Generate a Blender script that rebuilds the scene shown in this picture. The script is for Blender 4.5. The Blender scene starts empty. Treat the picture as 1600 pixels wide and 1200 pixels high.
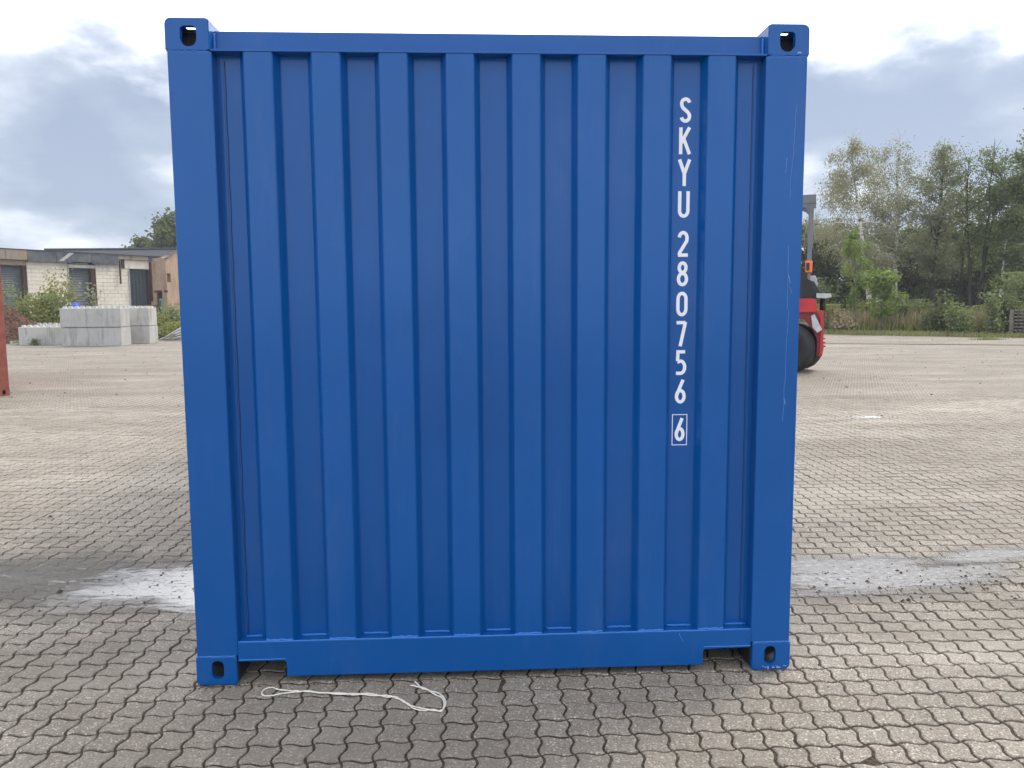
import bpy, bmesh, math, random
import numpy as np
from mathutils import Vector, Matrix
R_ = math.radians
random.seed(7)
rng = np.random.default_rng(7)
scn = bpy.context.scene
C = scn.collection

# ------------------------------------------------------------------ camera
CAM = np.array([-0.0788, -3.0431, 1.5272]); YAW, PIT, ROL = -0.046463, -0.102892, -0.006222; FPX = 1210.0
def cam_axes():
    cy, sy = math.cos(YAW), math.sin(YAW)
    fw = np.array([-sy*math.cos(PIT), cy*math.cos(PIT), math.sin(PIT)])
    rt = np.array([cy, sy, 0.0]); up = np.cross(rt, fw)
    c, s = math.cos(ROL), math.sin(ROL)
    return c*rt + s*up, -s*rt + c*up, fw
RT, UP, FW = cam_axes()
cd = bpy.data.cameras.new('camera'); cam = bpy.data.objects.new('camera', cd); C.objects.link(cam)
cd.sensor_width = 36; cd.lens = FPX/1600*36; cd.clip_start = 0.05; cd.clip_end = 3000
m = Matrix.Identity(4)
for i in range(3):
    m[i][0] = RT[i]; m[i][1] = UP[i]; m[i][2] = -FW[i]; m[i][3] = CAM[i]
cam.matrix_world = m
scn.camera = cam

# ------------------------------------------------------------------ light
SUN_AZ, SUN_EL = R_(56), R_(46)
SD = Vector((math.sin(SUN_AZ)*math.cos(SUN_EL), math.cos(SUN_AZ)*math.cos(SUN_EL), math.sin(SUN_EL)))
sl = bpy.data.lights.new('sun', 'SUN'); sl.energy = 2.3; sl.angle = R_(13); sl.color = (1.0, 0.93, 0.83)
so = bpy.data.objects.new('sun', sl); C.objects.link(so)
so.rotation_euler = SD.to_track_quat('Z', 'Y').to_euler(); so.location = (0, 0, 20)

w = bpy.data.worlds.new('World'); scn.world = w; w.use_nodes = True
def world():
    nt = w.node_tree; N = nt.nodes; L = nt.links
    for n in list(N): N.remove(n)
    def nd(t, **k):
        n = N.new(t)
        for a, b in k.items(): setattr(n, a, b)
        return n
    def mth(op, a, b=None, c=None, clamp=False):
        n = nd('ShaderNodeMath', operation=op, use_clamp=clamp)
        for i, v in enumerate((a, b, c)):
            if v is None: continue
            if isinstance(v, (int, float)): n.inputs[i].default_value = v
            else: L.new(v, n.inputs[i])
        return n.outputs[0]
    tc = nd('ShaderNodeTexCoord'); nrm = nd('ShaderNodeVectorMath', operation='NORMALIZE'); L.new(tc.outputs['Generated'], nrm.inputs[0])
    D = nrm.outputs[0]
    sp = nd('ShaderNodeSeparateXYZ'); L.new(D, sp.inputs[0])
    zc = mth('MAXIMUM', sp.outputs[2], 0.0)
    den = mth('ADD', zc, 0.34)
    cx = mth('DIVIDE', sp.outputs[0], den); cy = mth('DIVIDE', sp.outputs[1], den)
    cb = nd('ShaderNodeCombineXYZ'); L.new(cx, cb.inputs[0]); L.new(cy, cb.inputs[1])
    n1 = nd('ShaderNodeTexNoise'); n1.inputs['Scale'].default_value = 1.25; n1.inputs['Detail'].default_value = 8; n1.inputs['Roughness'].default_value = 0.5; n1.inputs['Distortion'].default_value = 0.35
    mp = nd('ShaderNodeMapping'); mp.inputs['Location'].default_value = (2.2, 6.1, 3); L.new(cb.outputs[0], mp.inputs[0]); L.new(mp.outputs[0], n1.inputs['Vector'])
    n2 = nd('ShaderNodeTexNoise'); n2.inputs['Scale'].default_value = 3.2; n2.inputs['Detail'].default_value = 7; n2.inputs['Roughness'].default_value = 0.5
    mp2 = nd('ShaderNodeMapping'); mp2.inputs['Location'].default_value = (11.3, 2.0, 4); L.new(cb.outputs[0], mp2.inputs[0]); L.new(mp2.outputs[0], n2.inputs['Vector'])
    dt = nd('ShaderNodeVectorMath', operation='DOT_PRODUCT'); L.new(D, dt.inputs[0]); dt.inputs[1].default_value = Vector((math.sin(R_(8))*math.cos(R_(32)), math.cos(R_(8))*math.cos(R_(32)), math.sin(R_(32))))
    prox = mth('MAXIMUM', dt.outputs['Value'], 0.0)
    # thick cloud thins upwards and towards the sun
    t = mth('MULTIPLY_ADD', n1.outputs[0], 2.6, -1.3)
    t = mth('ADD', t, mth('MULTIPLY_ADD', n2.outputs[0], 1.5, -0.75))
    t = mth('ADD', t, mth('MULTIPLY_ADD', zc, 3.6, -1.16))
    t = mth('ADD', t, mth('MULTIPLY', mth('POWER', prox, 4.0), 0.22))
    ss = nd('ShaderNodeMapRange', interpolation_type='SMOOTHSTEP'); ss.inputs['From Min'].default_value = -0.16; ss.inputs['From Max'].default_value = 0.52; L.new(t, ss.inputs[0])
    k = mth('MINIMUM', mth('ADD', ss.outputs[0], mth('MULTIPLY_ADD', n2.outputs[0], 0.9, -0.46, clamp=True)), 1.0)
    bright = mth('MULTIPLY_ADD', mth('POWER', prox, 4.0), 1.9, 2.05)
    dk = nd('ShaderNodeMixRGB'); dk.inputs[1].default_value = (0.47, 0.56, 0.75, 1); dk.inputs[2].default_value = (0.76, 0.85, 1.0, 1)
    L.new(mth('MULTIPLY_ADD', n2.outputs[0], 3.4, -1.35, clamp=True), dk.inputs[0])
    br = nd('ShaderNodeVectorMath', operation='SCALE'); br.inputs[0].default_value = (1.0, 1.0, 1.02); L.new(bright, br.inputs['Scale'])
    # cloud on the side away from the sun is lit from the front
    opp = mth('MULTIPLY_ADD', mth('MAXIMUM', mth('MULTIPLY_ADD', dt.outputs['Value'], -1.0, 0.10), 0.0), 2.2, 1.0)
    dks = nd('ShaderNodeVectorMath', operation='SCALE'); L.new(dk.outputs[0], dks.inputs[0]); L.new(opp, dks.inputs['Scale'])
    mx = nd('ShaderNodeMixRGB'); L.new(k, mx.inputs[0]); L.new(dks.outputs[0], mx.inputs[1]); L.new(br.outputs[0], mx.inputs[2])
    bgc = nd('ShaderNodeBackground'); L.new(mx.outputs[0], bgc.inputs[0]); bgc.inputs[1].default_value = 0.95
    sky = nd('ShaderNodeTexSky'); sky.sky_type = 'NISHITA'; sky.sun_disc = False; sky.sun_elevation = SUN_EL; sky.sun_rotation = SUN_AZ
    bgs = nd('ShaderNodeBackground'); L.new(sky.outputs[0], bgs.inputs[0]); bgs.inputs[1].default_value = 0.12
    ms = nd('ShaderNodeMixShader'); ms.inputs[0].default_value = 0.86
    L.new(bgs.outputs[0], ms.inputs[1]); L.new(bgc.outputs[0], ms.inputs[2])
    out = nd('ShaderNodeOutputWorld'); L.new(ms.outputs[0], out.inputs[0])
world()
vs = scn.view_settings; vs.view_transform = 'Standard'; vs.look = 'None'; vs.exposure = 0; vs.gamma = 1; vs.use_curve_mapping = False

# ------------------------------------------------------------------ helpers
def at(px, depth, z=0.0):                 # a point standing at a depth in front of the camera, on a column of the photograph
    d = FW + (px-800)/FPX*RT + 110/FPX*UP
    p = CAM + d*depth
    return Vector((float(p[0]), float(p[1]), z))
def ray(px, py): return FW + (px-800)/FPX*RT + (600-py)/FPX*UP
def gnd(px, py, z=0.0):
    d = ray(px, py); t = (z-CAM[2])/d[2]; p = CAM+d*t
    return Vector((float(p[0]), float(p[1]), z))
def hit(px, py, o, n):
    d = ray(px, py); o = np.array(o); n = np.array(n)
    t = np.dot(o-CAM, n)/np.dot(d, n); return CAM + d*t

def tag(o, label=None, cat=None, group=None, kind=None):
    if label: o['label'] = label
    if cat: o['category'] = cat
    if group: o['group'] = group
    if kind: o['kind'] = kind
    return o
def empty(name, loc=(0, 0, 0), rz=0, **k):
    o = bpy.data.objects.new(name, None); o.empty_display_size = 0.2; C.objects.link(o)
    o.location = loc; o.rotation_euler = (0, 0, rz); return tag(o, **k)
def link_mesh(name, me, mat, parent=None, **k):
    o = bpy.data.objects.new(name, me); C.objects.link(o)
    if mat is not None and not me.materials: me.materials.append(mat)
    if parent is not None: o.parent = parent
    return tag(o, **k)
class MB:
    def __init__(s): s.v = []; s.f = []; s.sm = []
    def add(s, v, f, smooth=False):
        b = len(s.v); s.v += [tuple(float(c) for c in p) for p in v]; s.f += [tuple(b+i for i in q) for q in f]; s.sm += [smooth]*len(f); return s
    def box(s, x0, x1, y0, y1, z0, z1, bev=0.0):
        if bev <= 0:
            v = [(x, y, z) for z in (z0, z1) for y in (y0, y1) for x in (x0, x1)]
            return s.add(v, [(0, 2, 3, 1), (4, 5, 7, 6), (0, 1, 5, 4), (2, 6, 7, 3), (0, 4, 6, 2), (1, 3, 7, 5)])
        bm = bmesh.new(); bmesh.ops.create_cube(bm, size=1)
        for q in bm.verts: q.co = Vector(((x0+x1)/2+q.co.x*(x1-x0), (y0+y1)/2+q.co.y*(y1-y0), (z0+z1)/2+q.co.z*(z1-z0)))
        bmesh.ops.bevel(bm, geom=bm.edges[:], offset=bev, segments=2, affect='EDGES', profile=0.5)
        bm.verts.index_update(); v = [q.co[:] for q in bm.verts]; f = [tuple(q.index for q in p.verts) for p in bm.faces]; bm.free()
        return s.add(v, f)
    def tube(s, pts, r, n=6, smooth=True, cap=True):
        pts = [Vector(p) for p in pts]; rr = r if hasattr(r, '__len__') else [r]*len(pts)
        v = []; prev = None
        for i, p in enumerate(pts):
            t = (pts[min(i+1, len(pts)-1)]-pts[max(i-1, 0)]).normalized()
            if prev is None:
                a = Vector((0, 0, 1)) if abs(t.z) < .9 else Vector((1, 0, 0)); u = t.cross(a).normalized()
            else: u = (prev-t*prev.dot(t)).normalized()
            prev = u; w_ = t.cross(u)
            for k in range(n):
                a = 2*math.pi*k/n; v.append(p+(u*math.cos(a)+w_*math.sin(a))*rr[i])
        f = []
        for i in range(len(pts)-1):
            for k in range(n):
                f.append((i*n+k, i*n+(k+1) % n, (i+1)*n+(k+1) % n, (i+1)*n+k))
        if cap: f += [tuple(range(n))[::-1], tuple((len(pts)-1)*n+k for k in range(n))]
        return s.add(v, f, smooth)
    def prism(s, poly, y0, y1):           # poly in (x, z), extruded along y
        n = len(poly)
        v = [(x, y0, z) for x, z in poly]+[(x, y1, z) for x, z in poly]
        f = [tuple(range(n)), tuple(range(n, 2*n))[::-1]]+[(i, i+n, (i+1) % n+n, (i+1) % n) for i in range(n)]
        return s.add(v, f)
    def build(s, name, mat, parent=None, **k):
        me = bpy.data.meshes.new(name); me.from_pydata(s.v, [], s.f)
        if any(s.sm): me.polygons.foreach_set('use_smooth', s.sm)
        me.update(); bm = bmesh.new(); bm.from_mesh(me); bmesh.ops.recalc_face_normals(bm, faces=bm.faces[:]); bm.to_mesh(me); bm.free()
        return link_mesh(name, me, mat, parent, **k)

# ------------------------------------------------------------------ materials
class NT:
    def __init__(s, name):
        s.m = bpy.data.materials.new(name); s.m.use_nodes = True; s.nt = s.m.node_tree; s.N = s.nt.nodes; s.L = s.nt.links
        s.b = s.N['Principled BSDF']; s.o = s.N['Material Output']
        s.geo = s.n('ShaderNodeNewGeometry')
    def n(s, t, **k):
        q = s.N.new(t)
        for a, b in k.items(): setattr(q, a, b)
        return q
    def put(s, v, inp):
        if v is None: return
        if isinstance(v, bpy.types.NodeSocket): s.L.new(v, inp)
        elif isinstance(v, tuple) and len(v) == 3 and inp.type == 'RGBA': inp.default_value = (*v, 1)
        else: inp.default_value = v
    def math(s, op, a, b=None, c=None, clamp=False):
        q = s.n('ShaderNodeMath', operation=op, use_clamp=clamp)
        for i, v in enumerate((a, b, c)): s.put(v, q.inputs[i])
        return q.outputs[0]
    def mix(s, f, a, b, mode='MIX'):
        q = s.n('ShaderNodeMixRGB', blend_type=mode); s.put(f, q.inputs[0]); s.put(a, q.inputs[1]); s.put(b, q.inputs[2]); return q.outputs[0]
    def noise(s, scale, detail=3, rough=.5, vec=None, off=None, stretch=None):
        q = s.n('ShaderNodeTexNoise'); q.inputs['Scale'].default_value = scale; q.inputs['Detail'].default_value = detail; q.inputs['Roughness'].default_value = rough
        v = vec if vec is not None else s.geo.outputs['Position']
        if off or stretch:
            mp = s.n('ShaderNodeMapping'); s.L.new(v, mp.inputs[0])
            if off: mp.inputs['Location'].default_value = off
            if stretch: mp.inputs['Scale'].default_value = stretch
            v = mp.outputs[0]
        s.L.new(v, q.inputs['Vector']); return q.outputs[0]
    def ramp(s, v, a, b, lo=0., hi=1., smooth=True):
        q = s.n('ShaderNodeMapRange', interpolation_type='SMOOTHSTEP' if smooth else 'LINEAR')
        s.put(v, q.inputs[0]); q.inputs['From Min'].default_value = a; q.inputs['From Max'].default_value = b; q.inputs['To Min'].default_value = lo; q.inputs['To Max'].default_value = hi
        return q.outputs[0]
    def bump(s, h, strength=.3, dist=.01, prev=None):
        q = s.n('ShaderNodeBump'); q.inputs['Strength'].default_value = strength; q.inputs['Distance'].default_value = dist; s.L.new(h, q.inputs['Height'])
        if prev is not None: s.L.new(prev, q.inputs['Normal'])
        s.L.new(q.outputs[0], s.b.inputs['Normal']); return q.outputs[0]
    def set(s, color=None, rough=None, metal=None, spec=None, coat=None):
        s.put(color, s.b.inputs['Base Color']); s.put(rough, s.b.inputs['Roughness']); s.put(metal, s.b.inputs['Metallic'])
        s.put(spec, s.b.inputs['Specular IOR Level']); s.put(coat, s.b.inputs['Coat Weight'])
        return s.m

def simple(name, c, rough=.6, var=.18, scale=6, metal=0., spec=.5, bump=0., c2=None, stretch=None):
    t = NT(name); n = t.noise(scale, 5, .6, stretch=stretch)
    c2 = c2 or tuple(v*(1-var*2) for v in c)
    col = t.mix(t.ramp(n, .3, .7), c2, c)
    if bump: t.bump(n, bump, .01)
    return t.set(col, rough, metal, spec)

M = {}
def blue_paint():
    t = NT('blue_paint')
    n = t.noise(1.3, 4, .6); n2 = t.noise(30, 3, .6)
    col = t.mix(t.ramp(n, .3, .7), (0.0001, 0.075, 0.285), (0.0001, 0.083, 0.315))
    dust = t.noise(4, 6, .7, stretch=(1, 1, .3))
    col = t.mix(t.ramp(dust, .50, .80, 0, .045), col, (0.34, 0.33, 0.31)); col = t.mix(t.ramp(t.noise(14, 5, .7, stretch=(1, 1, .12)), .55, .8, 0, .03), col, (.4, .42, .45))
    b = t.bump(t.noise(2.0, 2, .5), .15, .03); t.bump(n2, .03, .002, b)
    return t.set(col, t.ramp(n2, .3, .7, .20, .25), 0, .40)
M['blue'] = blue_paint()
M['edge'] = simple('blue_weld_paint', (.03, .19, .62), .3, .1, 60, bump=.2)
M['seam'] = simple('dark_seam', (.004, .02, .09), .6)
M['white'] = simple('white_lettering', (.86, .87, .88), .5, .04, 20)
M['scratch'] = simple('scratch', (.16, .3, .6), .5, .2, 80)
M['chip'] = simple('bare_chip', (.6, .62, .64), .5, .2, 200)
M['inner'] = simple('dark_inside', (.02, .022, .028), .7)
M['plywood'] = simple('dark_underfloor', (.05, .04, .03), .8)
M['chrome'] = simple('galvanised_steel', (.45, .46, .47), .4, .1, 8, metal=.8)
M['gasket'] = simple('rubber', (.02, .02, .02), .7)

PX, PY, X0, Y0 = .113, .1118, .468, -.110
AX, AY = .0092, .0080
WET = [  # damp spots  # x, y, rx, ry, angle, strength
    (-1.9, 1.17, .75, .40, .10, .9), (-3.3, 1.35, 1.4, .42, .12, .45), (2.15, 1.04, .72, .30, .05, .85), (3.0, 1.38, .45, .14, .25, .7), (6.1, 9.2, .9, .3, 0, .35), (3.0, .6, .5, .14, .1, .45)]
def pave_nodes(t, joints):
    """shared colour of the pavers; joints drawn only where the stones are too far to be built"""
    sp = t.n('ShaderNodeSeparateXYZ'); t.L.new(t.geo.outputs['Position'], sp.inputs[0]); x, y = sp.outputs[0], sp.outputs[1]
    ty = t.math('DIVIDE', t.math('SUBTRACT', Y0, y), PY); tx = t.math('DIVIDE', t.math('SUBTRACT', x, X0), PX)
    wx = t.math('MULTIPLY', t.math('SINE', t.math('MULTIPLY', ty, 2*math.pi)), AX/PX)
    wy = t.math('MULTIPLY', t.math('SINE', t.math('MULTIPLY', tx, 2*math.pi)), AY/PY)
    u = t.math('SUBTRACT', tx, wx); v = t.math('ADD', ty, wy)
    cb = t.n('ShaderNodeCombineXYZ'); t.L.new(t.math('FLOOR', u), cb.inputs[0]); t.L.new(t.math('FLOOR', v), cb.inputs[1])
    wn = t.n('ShaderNodeTexWhiteNoise', noise_dimensions='2D'); t.L.new(cb.outputs[0], wn.inputs[0])
    rnd = wn.outputs['Value']
    base = t.mix(rnd, (.262, .232, .192), (.385, .345, .288))
    hue = t.n('ShaderNodeSeparateXYZ'); t.L.new(wn.outputs['Color'], hue.inputs[0])
    base = t.mix(t.math('MULTIPLY', hue.outputs[1], .45), base, (.29, .295, .26)); base = t.mix(t.math('MULTIPLY', hue.outputs[2], .40), base, (.38, .31, .265))
    # aggregate
    vor = t.n('ShaderNodeTexVoronoi'); vor.inputs['Scale'].default_value = 175; t.L.new(t.geo.outputs['Position'], vor.inputs['Vector'])
    vs_ = t.n('ShaderNodeSeparateXYZ'); t.L.new(vor.outputs['Color'], vs_.inputs[0])
    base = t.mix(t.ramp(vs_.outputs[0], .80, .94, 0, .85), base, (.74, .69, .60))
    base = t.mix(t.ramp(vs_.outputs[1], .72, .92, 0, .7), base, (.13, .11, .09))
    base = t.mix(t.ramp(t.noise(110, 5, .8), .32, .62, 0.80, 0), base, (.14, .12, .095))
    # large dirt and tyre bands
    big = t.noise(.6, 8, .68, off=(3, 1, 0), stretch=(.6, 1.35, 1))
    base = t.mix(t.ramp(big, .38, .62, 0, .62), base, (.17, .15, .12))
    base = t.mix(t.ramp(t.noise(5, 6, .75), .48, .72, 0, .55), base, (.16, .14, .115))
    base = t.mix(t.ramp(t.noise(.8, 5, .6, off=(9, 4, 2), stretch=(.5, 1.5, 1)), .5, .75, 0, .3), base, (.52, .48, .41))
    if joints:
        fu = t.math('ABSOLUTE', t.math('SUBTRACT', t.math('FRACT', u), .5)); fv = t.math('ABSOLUTE', t.math('SUBTRACT', t.math('FRACT', v), .5))
        j = t.math('MAXIMUM', fu, fv)
        jm = t.ramp(j, .40, .455)
        fade = t.ramp(y, 16, 40, 1, .6)
        jm = t.math('MULTIPLY', jm, fade)
        base = t.mix(t.math('MULTIPLY', jm, .95), base, (.05, .043, .034))
        t.bump(t.math('SUBTRACT', 1.0, jm), .5, .006)
    # damp ground round the puddles
    nz = t.noise(3.2, 6, .68, stretch=(.6, 1.3, 1)); nf = t.noise(34, 4, .7)
    wet = None
    for (cx, cy, rx, ry, a, s) in WET:
        dx = t.math('SUBTRACT', x, cx); dy = t.math('SUBTRACT', y, cy); ca, sa = math.cos(a), math.sin(a)
        e1 = t.math('DIVIDE', t.math('ADD', t.math('MULTIPLY', dx, ca), t.math('MULTIPLY', dy, sa)), rx)
        e2 = t.math('DIVIDE', t.math('SUBTRACT', t.math('MULTIPLY', dy, ca), t.math('MULTIPLY', dx, sa)), ry)
        d = t.math('SQRT', t.math('ADD', t.math('MULTIPLY', e1, e1), t.math('MULTIPLY', e2, e2)))
        k = t.math('MULTIPLY', t.math('SUBTRACT', 1.45, d, clamp=False), s)
        wet = k if wet is None else t.math('MAXIMUM', wet, k)
    wet = t.math('ADD', wet, t.math('MULTIPLY_ADD', nz, 1.3, -.72))
    damp = t.ramp(wet, -.05, .6)
    gl = t.ramp(t.math('ADD', wet, t.math('MULTIPLY_ADD', nf, .7, -.35)), .40, .95)
    base = t.mix(t.math('MULTIPLY', damp, .55), base, (.085, .078, .068))
    rough = t.math('SUBTRACT', t.ramp(nf, .3, .7, .74, .9), t.math('MULTIPLY', gl, .64))
    return base, rough, gl, x, y

def paver_mat():
    t = NT('paver_concrete'); c, r, gl, x, y = pave_nodes(t, False)
    q = t.n('ShaderNodeBump'); q.inputs['Distance'].default_value = .007; t.L.new(t.noise(150, 4, .75), q.inputs['Height'])
    t.L.new(t.math('MULTIPLY_ADD', gl, -.5, .62), q.inputs['Strength']); t.L.new(q.outputs[0], t.b.inputs['Normal'])
    t.L.new(t.math('MULTIPLY_ADD', gl, .6, .4), t.b.inputs['Specular IOR Level'])
    return t.set(c, r, 0)
M['paver'] = paver_mat()
def far_pave():
    t = NT('far_paving'); c, r, gl, x, y = pave_nodes(t, True); return t.set(c, r, 0, .35)
M['farpave'] = far_pave()
def joint_mat():
    t = NT('joint_sand'); n = t.noise(60, 5, .7)
    c = t.mix(t.ramp(n, .35, .7), (.030, .024, .018), (.10, .08, .06)); t.bump(n, .8, .01); return t.set(c, .95, 0, .2)
M['joint'] = joint_mat()

# ------------------------------------------------------------------ setting: ground, paving
def sheet(name, poly, z, mat, **k):
    b = MB(); b.add([(x, y, z) for x, y in poly], [tuple(range(len(poly)))]); return b.build(name, mat, **k)
def soil_mat():
    t = NT('soil_and_turf'); n = t.noise(.8, 6, .65); n2 = t.noise(9, 5, .7)
    c = t.mix(t.ramp(n, .35, .65), (.10, .095, .045), (.075, .095, .03)); c = t.mix(t.ramp(n2, .5, .8, 0, .6), c, (.16, .13, .08)); t.bump(n2, .6, .1); return t.set(c, .95, 0, .1)
M['soil'] = soil_mat()
sheet('ground', [(-700, -300), (700, -300), (700, 900), (-700, 900)], -.30, M['soil'], kind='structure')
YN = 9.0
XL, XR = -9.2, 10.6
pv = empty('paving', (0, 0, 0), kind='structure')
sheet('joint_bed', [(XL, -9), (XR, -9), (XR, YN+.3), (XL, YN+.3)], -.0048, M['joint'], parent=pv)
# the yard beyond the stones that can be told apart, in one sheet with the near one cut out
EDGE = [(-60, 31.5), (-40, 33), (-19, 34.5), (-12.5, 34.0), (-8, 40), (0, 48), (10, 41), (15.8, 34.6), (17.6, 32.3), (19.4, 30.7), (21.2, 29.2), (23.4, 27.7), (27, 25.2), (33, 22), (60, 8)]
b = MB()
b.add([(x, y, 0) for x, y in EDGE]+[(60, YN+.3, 0), (-60, YN+.3, 0)][:0]+[(60, YN-.055, 0), (-60, YN-.055, 0)], [tuple(range(len(EDGE)+2))])
b.add([(-60, -60, 0), (XL, -60, 0), (XL, YN-.055, 0), (-60, YN-.055, 0)], [(0, 1, 2, 3)])
b.add([(XR, -60, 0), (60, -60, 0), (60, YN-.055, 0), (XR, YN-.055, 0)], [(0, 1, 2, 3)])
b.add([(XL, -60, 0), (XR, -60, 0), (XR, -4.5, 0), (XL, -4.5, 0)], [(0, 1, 2, 3)])
b.build('far_paving', M['farpave'], pv)

def wavex(t): return AX*math.sin(2*math.pi*t)-.0016*math.sin(6*math.pi*t)      # t runs towards the camera
def wavey(s): return AY*math.sin(2*math.pi*s)
def paver_outline(n, gap, jit=0.0, seed=0):
    r = random.Random(seed); pts = []
    for i in range(n):                       # far edge, left to right (t = 0)
        s = i/n; pts.append((s*PX, wavey(s), 0, -1))
    for i in range(n): t = i/n; pts.append((PX+wavex(t), -t*PY, -1, 0))
    for i in range(n): s = 1-i/n; pts.append((s*PX, -PY+wavey(s), 0, 1))
    for i in range(n): t = 1-i/n; pts.append((wavex(t), -t*PY, 1, 0))
    out = []; N = len(pts); cx, cy = PX/2, -PY/2
    base = [Vector((p[0], p[1])) for p in pts]
    for i in range(N):
        a, b_, c = base[i-1], base[i], base[(i+1) % N]
        e = (c-a).normalized(); nn = Vector((-e.y, e.x))*-1   # inward for clockwise order
        if nn.dot(Vector((cx, cy))-b_) < 0: nn = -nn
        g = gap*(1.25 if i % n == 0 else 1)+(.0010 if (i//n) % 2 == 0 else 0)+r.uniform(-jit, jit)
        out.append(b_+nn*g)
    return out
def paver_rings(n, seed, jit):
    o0 = paver_outline(n, .0036, jit, seed); o1 = paver_outline(n, .0046, jit, seed); o2 = paver_outline(n, .0082, jit, seed)
    return [(o0, -.012), (o1, -.0028), (o2, 0.0)]
def paver_geom(n, seed, jit=.0007):
    rings = paver_rings(n, seed, jit); N = 4*n; v = []; f = []
    for ring, z in rings: v += [(p.x, p.y, z) for p in ring]
    for k in range(2):
        for i in range(N): f.append((k*N+i, k*N+(i+1) % N, (k+1)*N+(i+1) % N, (k+1)*N+i))
    f.append(tuple(2*N+i for i in range(N)))
    return v, [q[::-1] for q in f]
i0, i1 = int((XL-X0)/PX)-0, int((XR-X0)/PX)-1
j0, j1 = math.ceil((Y0-YN)/PY)+0, int((Y0+4.4)/PY)
cells = []
def visible(cx, cy):
    d = np.array([cx, cy, 0])-CAM; z = d@FW
    if z < .3: return None
    u = 800+FPX*(d@RT)/z; v = 600-FPX*(d@UP)/z
    return u, v, z
for j in range(j0, j1):
    for i in range(i0, i1):
        cx, cy = X0+(i+.5)*PX, Y0-(j+.5)*PY
        q = visible(cx, cy); inv = 0
        if q and -20 < q[0] < 1620 and -50 < q[1] < 1225: inv = 1
        if q and inv and abs(cx) < 1.1 and cy > .15: inv = 0
        if cy > 0 and q and inv:             # hidden behind the container?
            tt = (0-CAM[1])/(cy-CAM[1]); fx = CAM[0]+(cx-CAM[0])*tt
            if abs(fx) < 1.2: inv = 0
        cells.append((cx, cy, i, j, inv, q[2] if q else 99))
near = sorted([c for c in cells if c[4]], key=lambda c: c[5])[:300]
ns = set((c[2], c[3]) for c in near)
variants = []
for k in range(8):
    v, f = paver_geom(6, k); me = bpy.data.meshes.new('paver'); me.from_pydata(v, [], f); me.materials.append(M['paver']); me.update(); variants.append(me)
for cx, cy, i, j, inv, z in near:
    o = bpy.data.objects.new('paver', random.choice(variants)); C.objects.link(o); o.parent = pv
    o.location = (X0+i*PX, Y0-j*PY, random.uniform(-.0018, .0014)); o.rotation_euler = (random.gauss(0, .011), random.gauss(0, .011), random.gauss(0, .009))
def rest_pavers():
    geo = {}
    V = []; F = []; base = 0
    for n in (3, 5):
        geo[n] = []
        for s in range(6):
            v, f = paver_geom(n, 50+s); geo[n].append((np.array(v), f))
    for cx, cy, i, j, inv, z in cells:
        if (i, j) in ns: continue
        if abs(cx) < 1.0 and .6 < cy < 6.3 : continue       # under the container
        n = 5 if z < 6 and cy < 2.5 else 3
        if inv == 0 and (abs(cx) > 6 and cy < 0): continue_far = True
        v, f = random.choice(geo[n]); v = v.copy()
        v[:, 2] += random.uniform(-.0020, .0016)+(v[:, 0]-PX/2)*random.gauss(0, .017)+(v[:, 1]+PY/2)*random.gauss(0, .017)
        v[:, 0] += X0+i*PX+random.gauss(0, .0004); v[:, 1] += Y0-j*PY+random.gauss(0, .0004)
        V.append(v); F += [tuple(base+q for q in p) for p in f]; base += len(v)
    V = np.concatenate(V); me = bpy.data.meshes.new('paver_field'); me.from_pydata(V.tolist(), [], F); me.update()
    link_mesh('paver_field', me, M['paver'], pv, kind='stuff')
rest_pavers()

# water lying in the hollows
def water_mat():
    t = NT('puddle_water'); n = t.noise(20, 5, .7, stretch=(.5, 1.6, 1)); n2 = t.noise(85, 3, .6)
    c = t.mix(t.ramp(n2, .3, .7), (.13, .125, .12), (.22, .21, .20))
    t.bump(n2, .05, .002)
    t.set(c, .10, 0, 1.0); t.b.inputs['IOR'].default_value = 1.75
    oi = t.n('ShaderNodeObjectInfo'); sh = t.n('ShaderNodeSeparateXYZ'); t.L.new(oi.outputs['Location'], sh.inputs[0]); t.put(t.ramp(sh.outputs[0], 0, 1, .10, .30), t.b.inputs['Roughness'])
    at_ = t.n('ShaderNodeAttribute'); at_.attribute_name = 'rim'
    m_ = t.math('ADD', at_.outputs['Fac'], t.math('MULTIPLY_ADD', n, 1.1, -.50)); m_ = t.math('ADD', m_, t.math('MULTIPLY_ADD', t.noise(4, 5, .65, stretch=(.5, 1.5, 1)), 1.2, -.6))
    al = t.ramp(m_, .0, .58)
    al = t.math('MULTIPLY', al, t.ramp(t.noise(48, 4, .65, stretch=(.35, 1.3, 1)), .34, .42))
    oi = t.n('ShaderNodeObjectInfo'); sh = t.n('ShaderNodeSeparateXYZ'); t.L.new(oi.outputs['Location'], sh.inputs[0])
    al = t.math('MULTIPLY', al, t.math('SUBTRACT', 1.0, t.math('MULTIPLY', t.ramp(sh.outputs[0], 0, 1), t.ramp(t.noise(26, 5, .75), .48, .70, .35, .0))))
    t.L.new(al, t.b.inputs['Alpha'])
    return t.m
M['water'] = water_mat()
def film(name, c1, c2, rough, amin, amax, top=1.0):
    t = NT(name); n = t.noise(9, 6, .7, stretch=(.6, 1.4, 1)); c = t.mix(t.ramp(t.noise(70, 5, .75), .3, .7), c1, c2); t.bump(t.noise(90, 4, .7), .35, .004); t.set(c, rough, 0, .6)
    at_ = t.n('ShaderNodeAttribute'); at_.attribute_name = 'rim'; m_ = t.math('ADD', at_.outputs['Fac'], t.math('MULTIPLY_ADD', n, 1.6, -.8)); t.L.new(t.math('MULTIPLY', t.ramp(m_, amin, amax), top), t.b.inputs['Alpha']); return t.m
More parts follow.
